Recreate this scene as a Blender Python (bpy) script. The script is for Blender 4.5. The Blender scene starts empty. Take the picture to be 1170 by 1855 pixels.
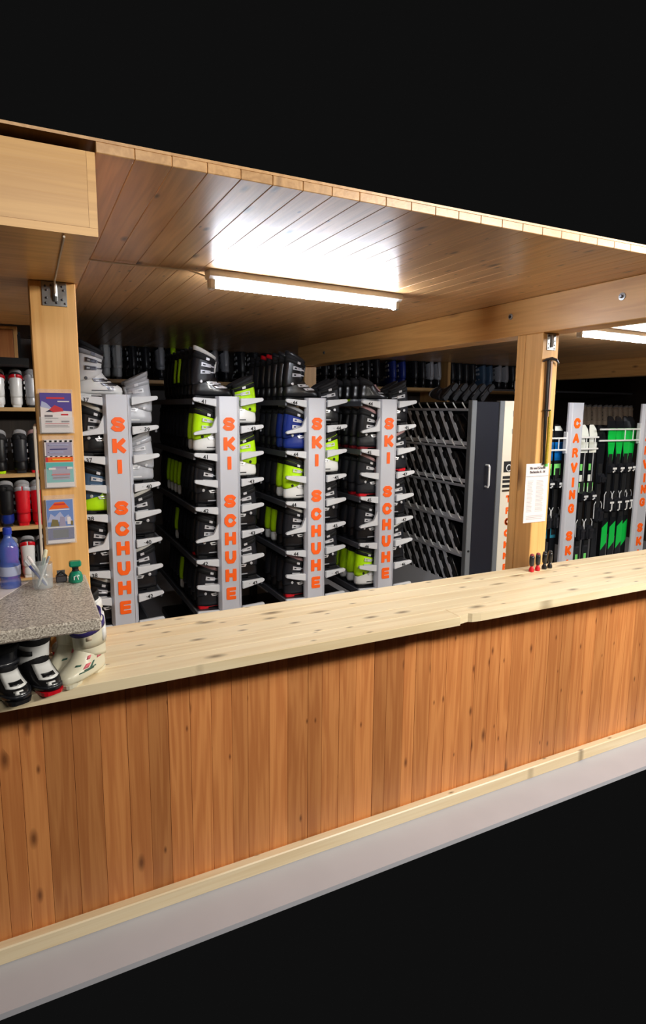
import bpy, bmesh, math, random
from mathutils import Vector, Matrix, Euler
random.seed(7)
D, CTX = bpy.data, bpy.context
SC = CTX.scene
COL = SC.collection
PI = math.pi

# ------------------------------------------------------------------ camera, world, lights, exposure
cam = D.objects.new('camera', D.cameras.new('camera')); COL.objects.link(cam); SC.camera = cam
F, PIT, YAW, ROL = 1081.6, .1505, .4597, .0095
fw = Vector((math.sin(YAW)*math.cos(PIT), math.cos(YAW)*math.cos(PIT), -math.sin(PIT)))
rt = Vector((math.cos(YAW), -math.sin(YAW), 0)); up = rt.cross(fw)
r2 = rt*math.cos(ROL)+up*math.sin(ROL); u2 = up*math.cos(ROL)-rt*math.sin(ROL)
M = Matrix((r2, u2, -fw)).transposed().to_4x4(); M.translation = Vector((0, 0, 1.75))
cam.matrix_world = M
cam.data.sensor_fit = 'VERTICAL'
cam.data.sensor_height = 36*1855/1170
cam.data.lens = F/1170*36
cam.data.shift_y = -23.5/1855
cam.data.clip_start = .02

w = D.worlds.new('world'); SC.world = w; w.use_nodes = True
w.node_tree.nodes['Background'].inputs[0].default_value = (.0042, .0042, .0042, 1)
w.node_tree.nodes['Background'].inputs[1].default_value = 1

LAMP_STRENGTH = 98
def area(name, loc, energy, sx, sy, tgt, color=(1, .95, .86)):
    l = D.lights.new(name, 'AREA'); l.energy = energy; l.shape = 'RECTANGLE'; l.size = sx; l.size_y = sy; l.color = color
    o = D.objects.new(name, l); COL.objects.link(o); o.location = loc
    o.rotation_euler = (Vector(tgt)-Vector(loc)).to_track_quat('-Z', 'Y').to_euler()
    return o
# the lamps of the customers' side, behind and beside the camera
area('hall_lamp', (.3, -.9, 2.75), 17, 1.2, .25, (.7, 1.8, .7))
area('hall_lamp', (2.7, -.7, 2.75), 100, 1.2, .25, (2.7, 1.8, .7))
area('hall_lamp', (4.4, -.3, 2.75), 74, 1.2, .25, (3.6, 1.8, .7))

SC.view_settings.view_transform = 'Standard'; SC.view_settings.look = 'None'
SC.view_settings.gamma = 1; SC.view_settings.use_curve_mapping = False
SC.view_settings.exposure = 0.2

# ------------------------------------------------------------------ materials
def srgb(c):
    return tuple(((v/255)/12.92 if v/255 <= .04045 else ((v/255+.055)/1.055)**2.4) for v in c)+(1,)
_m = {}
def mat(name, c, rough=.5, metal=0, coat=0, noise=.0, nscale=40, trans=0, emit=None, alpha=1, ior=1.45, bump=0):
    if name in _m: return _m[name]
    m = D.materials.new(name); m.use_nodes = True; nt = m.node_tree; b = nt.nodes['Principled BSDF']
    b.inputs['Base Color'].default_value = srgb(c); b.inputs['Roughness'].default_value = rough
    b.inputs['Metallic'].default_value = metal; b.inputs['Coat Weight'].default_value = coat
    b.inputs['Transmission Weight'].default_value = trans; b.inputs['IOR'].default_value = ior
    b.inputs['Alpha'].default_value = alpha
    if emit:
        b.inputs['Emission Color'].default_value = srgb(c); b.inputs['Emission Strength'].default_value = emit
    if noise or bump:
        tc = nt.nodes.new('ShaderNodeTexCoord'); n = nt.nodes.new('ShaderNodeTexNoise')
        n.inputs['Scale'].default_value = nscale; n.inputs['Detail'].default_value = 4
        nt.links.new(tc.outputs['Object'], n.inputs['Vector'])
    if noise:
        mx = nt.nodes.new('ShaderNodeMix'); mx.data_type = 'RGBA'
        s = srgb(c)
        mx.inputs[6].default_value = tuple(v*(1-noise) for v in s[:3])+(1,)
        mx.inputs[7].default_value = tuple(min(1, v*(1+noise)) for v in s[:3])+(1,)
        nt.links.new(n.outputs['Fac'], mx.inputs[0]); nt.links.new(mx.outputs[2], b.inputs['Base Color'])
    if bump:
        bp = nt.nodes.new('ShaderNodeBump'); bp.inputs['Strength'].default_value = bump; bp.inputs['Distance'].default_value = .002
        nt.links.new(n.outputs['Fac'], bp.inputs['Height']); nt.links.new(bp.outputs[0], b.inputs['Normal'])
    _m[name] = m
    return m

def wood(name, light, dark, axis=0, rough=.45, coat=0, knots=.5, tint=.14, ring=1.0, coat_rough=.25, knot_c=(74, 46, 26), kr=(.07, .26), cross=None):
    """pine: streaks along one local axis, growth lines, knots, each board a tint of its own"""
    if name in _m: return _m[name]
    m = D.materials.new(name); m.use_nodes = True; nt = m.node_tree; N = nt.nodes; L = nt.links; b = N['Principled BSDF']
    tc = N.new('ShaderNodeTexCoord'); oi = N.new('ShaderNodeObjectInfo')
    sc = N.new('ShaderNodeVectorMath'); sc.operation = 'SCALE'; sc.inputs[0].default_value = (37.3, 91.7, 53.1); L.new(oi.outputs['Random'], sc.inputs['Scale'])
    ad = N.new('ShaderNodeVectorMath'); L.new(tc.outputs['Object'], ad.inputs[0]); L.new(sc.outputs[0], ad.inputs[1])
    def mp(sl, sx):
        q = N.new('ShaderNodeMapping'); v = [sx]*3; v[axis] = sl; q.inputs['Scale'].default_value = v
        L.new(ad.outputs[0], q.inputs['Vector']); return q
    def noise(q, scale, det, dist=0):
        n = N.new('ShaderNodeTexNoise'); n.inputs['Scale'].default_value = scale; n.inputs['Detail'].default_value = det
        n.inputs['Distortion'].default_value = dist; L.new(q.outputs[0], n.inputs['Vector']); return n
    n1 = noise(mp(.35, 7), 2.2, 3, .3)
    mul = N.new('ShaderNodeMath'); mul.operation = 'MULTIPLY'; mul.inputs[1].default_value = 46*ring; L.new(n1.outputs['Fac'], mul.inputs[0])
    sn = N.new('ShaderNodeMath'); sn.operation = 'SINE'; L.new(mul.outputs[0], sn.inputs[0])
    n2 = noise(mp(1.2, 60), 3, 5)
    s2 = N.new('ShaderNodeMath'); s2.operation = 'MULTIPLY_ADD'; s2.inputs[1].default_value = .22; s2.inputs[2].default_value = .45; L.new(sn.outputs[0], s2.inputs[0])
    s3 = N.new('ShaderNodeMath'); s3.operation = 'MULTIPLY_ADD'; s3.inputs[1].default_value = .55; L.new(n2.outputs['Fac'], s3.inputs[0])
    s4 = N.new('ShaderNodeMath'); s4.operation = 'SUBTRACT'; s4.inputs[1].default_value = .27; L.new(s2.outputs[0], s4.inputs[0]); L.new(s4.outputs[0], s3.inputs[2])
    mx = N.new('ShaderNodeMix'); mx.data_type = 'RGBA'; mx.inputs[6].default_value = srgb(light); mx.inputs[7].default_value = srgb(dark)
    L.new(s3.outputs[0], mx.inputs[0])
    # knots
    vo = N.new('ShaderNodeTexVoronoi'); vo.inputs['Scale'].default_value = 1
    if cross is None: L.new(mp(4.2, 11).outputs[0], vo.inputs['Vector'])
    else:
        vo.voronoi_dimensions = '2D'; sx_ = N.new('ShaderNodeSeparateXYZ'); cx_ = N.new('ShaderNodeCombineXYZ')
        L.new(mp(5.2, 14).outputs[0], sx_.inputs[0]); L.new(sx_.outputs[axis], cx_.inputs[0]); L.new(sx_.outputs[cross], cx_.inputs[1]); L.new(cx_.outputs[0], vo.inputs['Vector'])
    sep = N.new('ShaderNodeSeparateColor'); L.new(vo.outputs['Color'], sep.inputs[0])
    gt = N.new('ShaderNodeMath'); gt.operation = 'GREATER_THAN'; gt.inputs[1].default_value = 1-knots; L.new(sep.outputs[0], gt.inputs[0])
    mr = N.new('ShaderNodeMapRange'); mr.inputs['From Min'].default_value = kr[0]; mr.inputs['From Max'].default_value = kr[1]
    mr.inputs['To Min'].default_value = 1; mr.inputs['To Max'].default_value = 0; dm = N.new('ShaderNodeMath'); dm.operation = 'MULTIPLY_ADD'; dm.inputs[1].default_value = 1.9; dm.inputs[2].default_value = .55; L.new(sep.outputs[1], dm.inputs[0])
    d2 = N.new('ShaderNodeMath'); d2.operation = 'MULTIPLY'; L.new(dm.outputs[0], d2.inputs[0]); L.new(vo.outputs['Distance'], d2.inputs[1]); L.new(d2.outputs[0], mr.inputs['Value'])
    kk = N.new('ShaderNodeMath'); kk.operation = 'MULTIPLY'; L.new(mr.outputs[0], kk.inputs[0]); L.new(gt.outputs[0], kk.inputs[1])
    k2 = N.new('ShaderNodeMath'); k2.operation = 'MULTIPLY'; k2.inputs[1].default_value = .85; L.new(kk.outputs[0], k2.inputs[0])
    m2 = N.new('ShaderNodeMix'); m2.data_type = 'RGBA'; m2.inputs[7].default_value = srgb(knot_c)
    L.new(k2.outputs[0], m2.inputs[0]); L.new(mx.outputs[2], m2.inputs[6])
    hs = N.new('ShaderNodeHueSaturation')
    mv = N.new('ShaderNodeMath'); mv.operation = 'MULTIPLY_ADD'; mv.inputs[1].default_value = 2*tint; mv.inputs[2].default_value = 1-tint
    L.new(oi.outputs['Random'], mv.inputs[0]); L.new(mv.outputs[0], hs.inputs['Value']); L.new(m2.outputs[2], hs.inputs['Color'])
    L.new(hs.outputs[0], b.inputs['Base Color'])
    b.inputs['Roughness'].default_value = rough; b.inputs['Coat Weight'].default_value = coat; b.inputs['Coat Roughness'].default_value = coat_rough
    bp = N.new('ShaderNodeBump'); bp.inputs['Strength'].default_value = .12; bp.inputs['Distance'].default_value = .002
    L.new(n2.outputs['Fac'], bp.inputs['Height']); L.new(bp.outputs[0], b.inputs['Normal'])
    _m[name] = m
    return m

def granite(name):
    m = D.materials.new(name); m.use_nodes = True; nt = m.node_tree; b = nt.nodes['Principled BSDF']
    tc = nt.nodes.new('ShaderNodeTexCoord'); n = nt.nodes.new('ShaderNodeTexNoise'); n.inputs['Scale'].default_value = 210; n.inputs['Detail'].default_value = 3
    n.inputs['Roughness'].default_value = .7
    r = nt.nodes.new('ShaderNodeValToRGB'); e = r.color_ramp.elements
    e[0].position = .36; e[0].color = srgb((112, 102, 95)); e[1].position = .66; e[1].color = srgb((232, 224, 214))
    for p, c in ((.44, (160, 149, 138)), (.52, (196, 186, 172)), (.58, (214, 205, 192))):
        k = e.new(p); k.color = srgb(c)
    nt.links.new(tc.outputs['Object'], n.inputs['Vector']); nt.links.new(n.outputs['Fac'], r.inputs[0]); nt.links.new(r.outputs[0], b.inputs['Base Color'])
    b.inputs['Roughness'].default_value = .4
    return m

WX = wood('countertop pine', (240, 224, 190), (218, 192, 148), 0, .42, .12, .5, .04, .45, kr=(.03, .2), knot_c=(104, 84, 58), cross=1)
WFRONT = wood('front panel pine', (214, 144, 84), (172, 100, 52), 2, .45, .1, .3, .2, .8, knot_c=(104, 58, 30), kr=(.03, .15), cross=0)
WPOST = wood('glulam upright pine', (242, 190, 120), (216, 158, 90), 2, .45, .1, .55, .06, .7, knot_c=(110, 66, 32))
WBEAM = wood('glulam beam pine', (232, 180, 110), (204, 146, 80), 1, .45, .1, .5, .05, .7, knot_c=(110, 66, 32))
WCEIL = wood('varnished ceiling pine', (226, 178, 122), (186, 138, 88), 1, .35, .5, .3, .1, .8, .3, knot_c=(66, 42, 24), kr=(.03, .16), cross=0)
WSOFF = wood('soffit pine', (240, 188, 116), (206, 152, 86), 0, .4, .2, .15, .05, .6)
WSHELF = wood('shelf pine', (214, 176, 118), (186, 142, 86), 0, .5, 0, .3, .08, .7)
WUPR = wood('upright pine', (214, 170, 108), (186, 138, 80), 2, .5, 0, .3, .08, .7)
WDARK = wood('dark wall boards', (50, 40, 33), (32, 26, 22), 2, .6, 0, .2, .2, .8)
BLK = mat('black plastic', (20, 20, 23), .3, coat=.3, noise=.1)
BLK2 = mat('charcoal plastic', (33, 34, 39), .32, coat=.2, noise=.1)
BLKM = mat('matt black', (12, 12, 14), .7)
LINER = mat('liner black', (26, 25, 28), .8, noise=.2)
WHT = mat('white plastic', (226, 226, 224), .3, coat=.2)
SILV = mat('silver plastic', (176, 178, 184), .3, .15, coat=.2, noise=.15, nscale=18)
GREYL = mat('grey liner', (150, 150, 152), .7, noise=.15)
PINKL = mat('pale pink liner', (176, 138, 138), .7, noise=.15)
WHTL = mat('white liner', (214, 212, 206), .7)
LIME = mat('lime plastic', (184, 236, 12), .35, coat=.15)
REDP = mat('red plastic', (206, 20, 34), .35, coat=.2)
DRED = mat('dark red rubber', (120, 16, 28), .5)
BLUE = mat('blue plastic', (24, 46, 128), .28, coat=.3)
SLATE = mat('slate blue plastic', (66, 92, 120), .35, coat=.2)
CREAM = mat('cream plastic', (216, 210, 186), .4, coat=.15)
PURP = mat('purple liner', (50, 38, 108), .6)
TAN = mat('taupe plastic', (208, 190, 166), .5, noise=.2)
BUCK = mat('satin buckle metal', (222, 222, 226), .3, .35)
METAL = mat('bright buckle metal', (206, 206, 210), .22, 1)
DMET = mat('dark buckle metal', (96, 96, 102), .3, .9)
GALV = mat('galvanised steel', (168, 170, 172), .38, .85, noise=.15, nscale=60)
ALU = mat('aluminium column', (198, 200, 208), .4, .15)
ARM = mat('grey bracket enamel', (206, 208, 211), .45, 0)
RAIL = mat('grey shelf rail enamel', (92, 94, 100), .4, .2)
RAILD = mat('dark rack steel', (46, 47, 52), .45, .2)
ORANGE = mat('orange letter vinyl', (255, 98, 8), .5)
INK = mat('ink black', (24, 22, 24), .7)
NAVY = mat('navy door laminate', (27, 29, 38), .35, coat=.1)
FRAMEG = mat('cabinet frame grey', (122, 126, 130), .4, .3)
BEIGE = mat('beige column laminate', (222, 214, 196), .45)
DRYG = mat('drying rack panel grey', (172, 175, 181), .45, .1)
DRYP = mat('drying rack perforated panel grey', (218, 221, 226), .5)
PEG = mat('steel peg', (226, 228, 230), .3, .2)
SOLE = mat('black sole rubber', (17, 17, 20), .6, noise=.3, nscale=60)
TUBE = mat('lit fluorescent tube', (238, 244, 255), .5, emit=LAMP_STRENGTH)
WENAM = mat('white lamp enamel', (226, 224, 220), .35)
CABLE = mat('white cable sheath', (214, 200, 184), .5)
PAPER = mat('white paper', (232, 222, 222), .8)
GLASSY = mat('clear acrylic', (240, 244, 246), .08, alpha=.13)
FLOORM = mat('pale grey floor', (188, 188, 196), .5, noise=.06, nscale=6)

# ------------------------------------------------------------------ mesh helpers
def mesh_from(name, verts, faces, smooth=False):
    me = D.meshes.new(name); me.from_pydata([tuple(v) for v in verts], [], faces); me.validate(); me.update()
    bm = bmesh.new(); bm.from_mesh(me); bmesh.ops.recalc_face_normals(bm, faces=bm.faces); bm.to_mesh(me); bm.free()
    if smooth: me.polygons.foreach_set('use_smooth', [True]*len(me.polygons))
    return me
def join(*vf):
    V, Fc = [], []
    for v, f in vf:
        o = len(V); V += list(v); Fc += [tuple(i+o for i in q) for q in f]
    return V, Fc
BOXF = [(0, 1, 3, 2), (4, 6, 7, 5), (0, 4, 5, 1), (2, 3, 7, 6), (0, 2, 6, 4), (1, 5, 7, 3)]
def vbox(x0, x1, y0, y1, z0, z1):
    return [(x, y, z) for x in (x0, x1) for y in (y0, y1) for z in (z0, z1)], list(BOXF)
def vprism(poly, a, b, plane='xz'):
    n = len(poly)
    if plane == 'xz': V = [(x, a, z) for x, z in poly]+[(x, b, z) for x, z in poly]
    elif plane == 'xy': V = [(x, y, a) for x, y in poly]+[(x, y, b) for x, y in poly]
    else: V = [(a, y, z) for y, z in poly]+[(b, y, z) for y, z in poly]
    return V, [tuple(range(n)), tuple(range(2*n-1, n-1, -1))]+[(i, (i+1) % n, (i+1) % n+n, i+n) for i in range(n)]
def vtube(pts, r, n=8):
    """round tube along a polyline; r a number or one per point"""
    pts = [Vector(p) for p in pts]; rs = r if isinstance(r, (list, tuple)) else [r]*len(pts)
    V, Fc = [], []
    ref = None
    for i, p in enumerate(pts):
        d = (pts[min(i+1, len(pts)-1)]-pts[max(i-1, 0)]).normalized()
        if ref is None: ref = Vector((0, 0, 1)) if abs(d.z) < .9 else Vector((1, 0, 0))
        a = d.cross(ref).normalized(); b = d.cross(a); ref = a.cross(d) if a.length else ref
        for k in range(n):
            t = 2*PI*k/n; V.append(p+(a*math.cos(t)+b*math.sin(t))*rs[i])
    for i in range(len(pts)-1):
        for k in range(n):
            Fc.append((i*n+k, i*n+(k+1) % n, (i+1)*n+(k+1) % n, (i+1)*n+k))
    Fc += [tuple(range(n-1, -1, -1)), tuple(range((len(pts)-1)*n, len(pts)*n))]
    return V, Fc
def vlathe(prof, n=16, c=(0, 0)):
    V, Fc = [], []
    for r, z in prof:
        for k in range(n): V.append((c[0]+r*math.cos(2*PI*k/n), c[1]+r*math.sin(2*PI*k/n), z))
    for i in range(len(prof)-1):
        for k in range(n): Fc.append((i*n+k, i*n+(k+1) % n, (i+1)*n+(k+1) % n, (i+1)*n+k))
    Fc += [tuple(range(n-1, -1, -1)), tuple(range((len(prof)-1)*n, len(prof)*n))]
    return V, Fc
def bevel(me, w, seg=1):
    bm = bmesh.new(); bm.from_mesh(me)
    bmesh.ops.bevel(bm, geom=bm.edges[:], offset=w, segments=seg, affect='EDGES', clamp_overlap=True)
    bm.to_mesh(me); bm.free(); return me
def put(name, me, m, parent=None, loc=(0, 0, 0), rot=(0, 0, 0), scale=None):
    if not isinstance(me, bpy.types.Mesh): me = mesh_from(name, *me)
    if m is not None and not me.materials: me.materials.append(m)
    o = D.objects.new(name, me); COL.objects.link(o); o.location = loc; o.rotation_euler = rot
    if scale: o.scale = scale
    if m is not None and me.materials[0] != m:
        o.material_slots[0].link = 'OBJECT'; o.material_slots[0].material = m
    if parent: o.parent = parent
    return o
def tag(o, label, cat, group=None, kind=None):
    o['label'] = label; o['category'] = cat
    if group: o['group'] = group
    if kind: o['kind'] = kind
    return o
def thing(name, label, cat, loc=(0, 0, 0), rotz=0, group=None):
    o = D.objects.new(name, None); COL.objects.link(o); o.location = loc; o.rotation_euler = (0, 0, rotz); o.empty_display_size = .05
    return tag(o, label, cat, group)
def struct(o, label=None):
    o['kind'] = 'structure'
    if label: o['label'] = label
    return o
def box(name, m, parent, x0, x1, y0, y1, z0, z1, bev=0):
    """box whose origin is its centre (so that each board draws its own grain)"""
    cx, cy, cz = (x0+x1)/2, (y0+y1)/2, (z0+z1)/2
    me = mesh_from(name, *vbox(x0-cx, x1-cx, y0-cy, y1-cy, z0-cz, z1-cz))
    if bev: bevel(me, bev)
    return put(name, me, m, parent, (cx, cy, cz))
_txt = {}
def text_mesh(s, bold=0, depth=.004):
    """flat lettering as a mesh, normalised to width 1 x height 1 about its centre, standing in XZ and facing -Y"""
    k = (s, bold)
    if k in _txt: return _txt[k]
    cu = D.curves.new('t', 'FONT'); cu.body = s; cu.size = 1; cu.offset = bold; cu.extrude = .02; cu.resolution_u = 3
    o = D.objects.new('t', cu); COL.objects.link(o)
    dg = CTX.evaluated_depsgraph_get(); me = D.meshes.new_from_object(o.evaluated_get(dg))
    D.objects.remove(o); D.curves.remove(cu)
    xs = [v.co.x for v in me.vertices]; ys = [v.co.y for v in me.vertices]
    x0, x1, y0, y1 = min(xs), max(xs), min(ys), max(ys)
    for v in me.vertices:
        x, y, z = v.co; v.co = ((x-(x0+x1)/2)/(x1-x0), (-depth/2 if z > 0 else depth/2), (y-(y0+y1)/2)/(y1-y0))
    me.materials.clear()
    _txt[k] = (me, (x1-x0)/(y1-y0))
    return _txt[k]
def lettering(name, s, m, parent, x, y, z, w_, h, bold=0, rot=(0, 0, 0)):
    me, asp = text_mesh(s, bold)
    if w_ is None: w_ = h*asp
    if h is None: h = w_/asp
    return put(name, me, m, parent, (x, y, z), rot, (w_, 1, h))

# ------------------------------------------------------------------ setting
floor = box('floor', FLOORM, None, -1.6, 7.6, 1.745, 6.5, -.02, 0); struct(floor)
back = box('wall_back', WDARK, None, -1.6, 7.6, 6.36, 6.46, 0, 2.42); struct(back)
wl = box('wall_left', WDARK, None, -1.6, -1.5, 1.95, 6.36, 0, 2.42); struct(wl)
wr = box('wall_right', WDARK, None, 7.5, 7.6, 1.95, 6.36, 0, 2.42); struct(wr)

ceil = box('ceiling', WCEIL, None, -1.6, 7.6, 1.5, 6.46, 2.3295, 2.336); struct(ceil)
pm = bevel(mesh_from('plank', *vbox(-.0417, .0417, -2.43, 2.43, -.012, .012)), .0016)
for i in range(90):
    x = .215+i*.084
    if x > 7.5: break
    o = put('plank', pm, WCEIL, ceil, (x-ceil.location.x, 3.93-ceil.location.y, 2.3175-ceil.location.z))
soff = box('trim_1', WSOFF, None, -1.5, .171, 1.5, 3.25, 2.1275, 2.145); struct(soff, 'low wooden soffit over the desk and the left post')
for q in ((.153, .171, 1.5, 3.25), (-1.5, .1525, 1.5, 1.518), (-1.5, .1525, 3.232, 3.25)):
    e = box('soffit_board', WSOFF, None, *q, 2.1455, 2.305); e.parent = soff; e.location = e.location-soff.location

# ------------------------------------------------------------------ service counter
ct = thing('service_counter', 'long pine service counter with vertical board front running across the room', 'counter', (0, 0, 0))
YF, YB, HC = 1.7445, 2.205, .9588
T0 = HC-.035
ys = [YF, 1.84, 1.93, 2.02, 2.11, YB]
for j in range(5):
    g = .0003
    if j == 0:
        # the front board is in two lengths with a broken notch between them
        box('countertop_plank', WX, ct, -1.5, 1.462, YF, ys[1]-g, T0, HC, .0012)
        poly = [(1.463, 1.752), (1.475, 1.760), (1.515, 1.766), (1.530, 1.757), (1.57, 1.752), (5.4, 1.752), (5.4, ys[1]-g), (1.463, ys[1]-g)]
        put('countertop_plank', vprism(poly, T0, HC, 'xy'), WX, ct)
    else:
        box('countertop_plank', WX, ct, -1.5, 5.4, ys[j]+g, ys[j+1]-g, T0, HC, .0008 if j < 4 else .003)
x = -1.4
while x < 5.3:
    bw = random.choice((.06, .068, .076, .084))
    d = random.uniform(0, .0012)
    box('front_board', WFRONT, ct, x, x+bw-.0008, 1.955-d, 1.975, .02, T0-.001, .0007)
    x += bw
box('base_strip', WX, ct, -1.4, 5.3, 1.915, 1.9515, 0, .058, .004)
box('back_frame', WSHELF, ct, -1.4, 5.3, 1.977, 2.0, 0, T0-.001)

# ------------------------------------------------------------------ posts, beams
pl = thing('timber_post', 'left wooden post carrying three brochure holders behind the desk', 'post', (0, 0, 0))
box('post_timber', WPOST, pl, 0.030, .1625, 2.08, 2.215, HC+.0003, 2.1273, .003)
br = box('bracket_plate', GALV, pl, .0655, .1365, 2.0765, 2.0797, 2.054, 2.126, .001); br['label'] = 'galvanised nail plate'
for px, pz in ((.076, 2.112), (.079, 2.10), (.078, 2.077), (.123, 2.113), (.127, 2.102), (.122, 2.074), (.13, 2.063), (.106, 2.064), (.076, 2.062), (.092, 2.115)):
    o = put('nail', vlathe([(.0035, -.001), (.0035, .0012), (.0018, .0018)], 8), DMET, br, (px-.101, -.0019, pz-2.09), (PI/2, 0, 0))
put('bracket_rib', vtube([(.103, 2.073, 2.121), (.103, 2.0725, 2.083), (.103, 2.078, 2.07)], .0075, 8), GALV, pl)
tag(put('cable', vtube([(.100, 1.51, 2.122), (.101, 1.8, 2.122), (.102, 2.04, 2.121), (.103, 2.066, 2.117), (.103, 2.066, 2.09)], .0026, 6), CABLE),
    'white cable running along the soffit down to the nail plate', 'cable')
tag(put('cable', vtube([(.0265, 2.14, 1.69), (.0225, 2.073, 1.685), (.0215, 2.073, 1.5), (.021, 2.073, 1.21)], .0045, 6), CABLE),
    'pale cable conduit clipped to the left edge of the left post', 'cable')

pr = thing('timber_post', 'right wooden post with a paper list and hanging stick at the counter', 'post', (0, 0, 0))
box('post_timber', WPOST, pr, 2.291, 2.40, 2.22, 2.335, 0, 2.1273, .003)
box('post_timber', WPOST, pr, 2.2915, 2.40, 2.3365, 2.392, 0, 2.1273, .002)
br = box('bracket_plate', GALV, pr, 2.318, 2.376, 2.2165, 2.2197, 2.045, 2.125, .001); br['label'] = 'galvanised nail plate'
for px, pz in ((2.326, 2.115), (2.327, 2.098), (2.327, 2.075), (2.326, 2.055), (2.367, 2.114), (2.368, 2.09), (2.367, 2.07), (2.366, 2.053)):
    put('nail', vlathe([(.0035, -.001), (.0035, .0012), (.0018, .0018)], 8), DMET, br, (px-2.347, -.0019, pz-2.085), (PI/2, 0, 0))
put('bracket_rib', vtube([(2.347, 2.214, 2.12), (2.347, 2.2125, 2.09), (2.347, 2.2125, 2.06)], .007, 8), GALV, pr)

bm_ = thing('ceiling_beam', 'long glulam beam with bolts carried by the right wooden post', 'beam', (0, 0, 0))
box('beam_timber', WBEAM, bm_, 2.291, 2.43, 1.5, 5.18, 2.1277, 2.305, .003)
for yy, zz, r in ((1.795, 2.23, .016), (2.449, 2.23, .015), (4.633, 2.215, .013)):
    wsh = put('washer', vlathe([(r, 0), (r, .003), (r*.6, .004)], 16), GALV, bm_, (2.291, yy, zz), (0, -PI/2, 0))
    put('bolt_head', vlathe([(r*.5, .003), (r*.5, .009), (r*.3, .011)], 6), DMET, wsh)
fp = thing('timber_post', 'short pale far post under the far end of the bolted beam', 'post', (0, 0, 0))
box('post_timber', WPOST, fp, 2.30, 2.42, 5.05, 5.17, 0, 2.1273, .003)
b2 = thing('ceiling_beam', 'far right brown beam below the ceiling behind the second lamp', 'beam', (0, 0, 0))
box('beam_timber', WBEAM, b2, 5.75, 5.89, 1.5, 6.355, 2.12, 2.305, .003)

# ------------------------------------------------------------------ fluorescent lamps
def lamp(x0, y0, x1, y1, label):
    L = math.hypot(x1-x0, y1-y0); a = math.atan2(y1-y0, x1-x0)
    t = thing('fluorescent_lamp', label, 'lamp', ((x0+x1)/2, (y0+y1)/2, 2.25), a)
    me = mesh_from('lamp_body', *vprism([(-.03, .055), (.03, .055), (.03, .03), (.018, .018), (-.018, .018), (-.03, .03)], -L/2, L/2, 'yz'))
    put('lamp_body', me, WENAM, t)
    put('tube', vtube([(-L/2+.03, 0, 0), (L/2-.03, 0, 0)], .014, 12), TUBE, t)
    for s in (-1, 1):
        put('end_cap', bevel(mesh_from('end_cap', *vbox(-.014, .014, -.017, .017, -.02, .04)), .005), WENAM, t, (s*(L/2-.018), 0, 0))
    return t
lamp(.70, 2.50, 1.68, 2.575, 'lit fluorescent lamp on the ceiling in front of the boot racks')
lamp(3.29, 2.89, 4.29, 2.965, 'lit fluorescent lamp right of the bolted beam above the skis')
tag(put('cable', vtube([(.172, 2.50, 2.296), (.30, 2.52, 2.298), (.40, 2.522, 2.297), (.5, 2.515, 2.299), (.62, 2.50, 2.297), (.69, 2.499, 2.28)], .0035, 6), CABLE),
    'thin pale cable along the ceiling from soffit to left lamp', 'cable')

# ------------------------------------------------------------------ ski boots
def ring(z, xr, xf, hw, p=2.4, k=0, n=20, nose=0):
    xc, a = (xr+xf)/2, (xf-xr)/2; out = []
    for i in range(n):
        t = 2*PI*i/n; c, s = math.cos(t), math.sin(t)
        x = xc+a*math.copysign(abs(c)**(2/p), c); y = hw*math.copysign(abs(s)**(2/p), s)
        if nose and c > 0: y *= 1-nose*(c**2)
        out.append(Vector((x, y, z+k*(x-xc))))
    return out
def loft(rings, cap0=True, cap1=True):
    n = len(rings[0]); V = [v for r in rings for v in r]; Fc = []
    for i in range(len(rings)-1):
        for k in range(n): Fc.append((i*n+k, i*n+(k+1) % n, (i+1)*n+(k+1) % n, (i+1)*n+k))
    if cap0: Fc.append(tuple(range(n-1, -1, -1)))
    if cap1: Fc.append(tuple(range((len(rings)-1)*n, len(rings)*n)))
    return V, Fc
def patch(rings, t0, t1, a0, a1, off, nt=2, na=8, inner=-.002):
    """a thick piece lying on the lofted surface between two heights and two angles (degrees, 0 = toe)"""
    n = len(rings[0])
    def S(t, a, d):
        i = min(int(t), len(rings)-2); f = t-i; q = (a % 360)/360*n; k = int(q) % n; g = q-int(q); k2 = (k+1) % n
        p = (rings[i][k]*(1-g)+rings[i][k2]*g)*(1-f)+(rings[i+1][k]*(1-g)+rings[i+1][k2]*g)*f
        c = sum(rings[i], Vector())/n*(1-f)+sum(rings[i+1], Vector())/n*f
        r = p-c; r.z = 0
        up_ = (rings[i+1][k]-rings[i][k]); tan = rings[i][k2]-rings[i][k]
        nn = tan.cross(up_)
        if nn.length < 1e-9: nn = r
        nn.normalize()
        if nn.dot(r) < 0 and abs(nn.z) < .9: nn = -nn
        return p+nn*d
    V, Fc = [], []
    for L in (off, inner):
        for i in range(nt+1):
            for j in range(na+1): V.append(S(t0+(t1-t0)*i/nt, a0+(a1-a0)*j/na, L))
    m = (nt+1)*(na+1); q = lambda i, j, l: l*m+i*(na+1)+j
    for i in range(nt):
        for j in range(na):
            Fc.append((q(i, j, 0), q(i, j+1, 0), q(i+1, j+1, 0), q(i+1, j, 0))); Fc.append((q(i, j, 1), q(i+1, j, 1), q(i+1, j+1, 1), q(i, j+1, 1)))
    for j in range(na):
        Fc.append((q(0, j, 0), q(0, j, 1), q(0, j+1, 1), q(0, j+1, 0))); Fc.append((q(nt, j, 0), q(nt, j+1, 0), q(nt, j+1, 1), q(nt, j, 1)))
    for i in range(nt):
        Fc.append((q(i, 0, 0), q(i+1, 0, 0), q(i+1, 0, 1), q(i, 0, 1))); Fc.append((q(i, na, 0), q(i, na, 1), q(i+1, na, 1), q(i+1, na, 0)))
    return V, Fc
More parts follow.
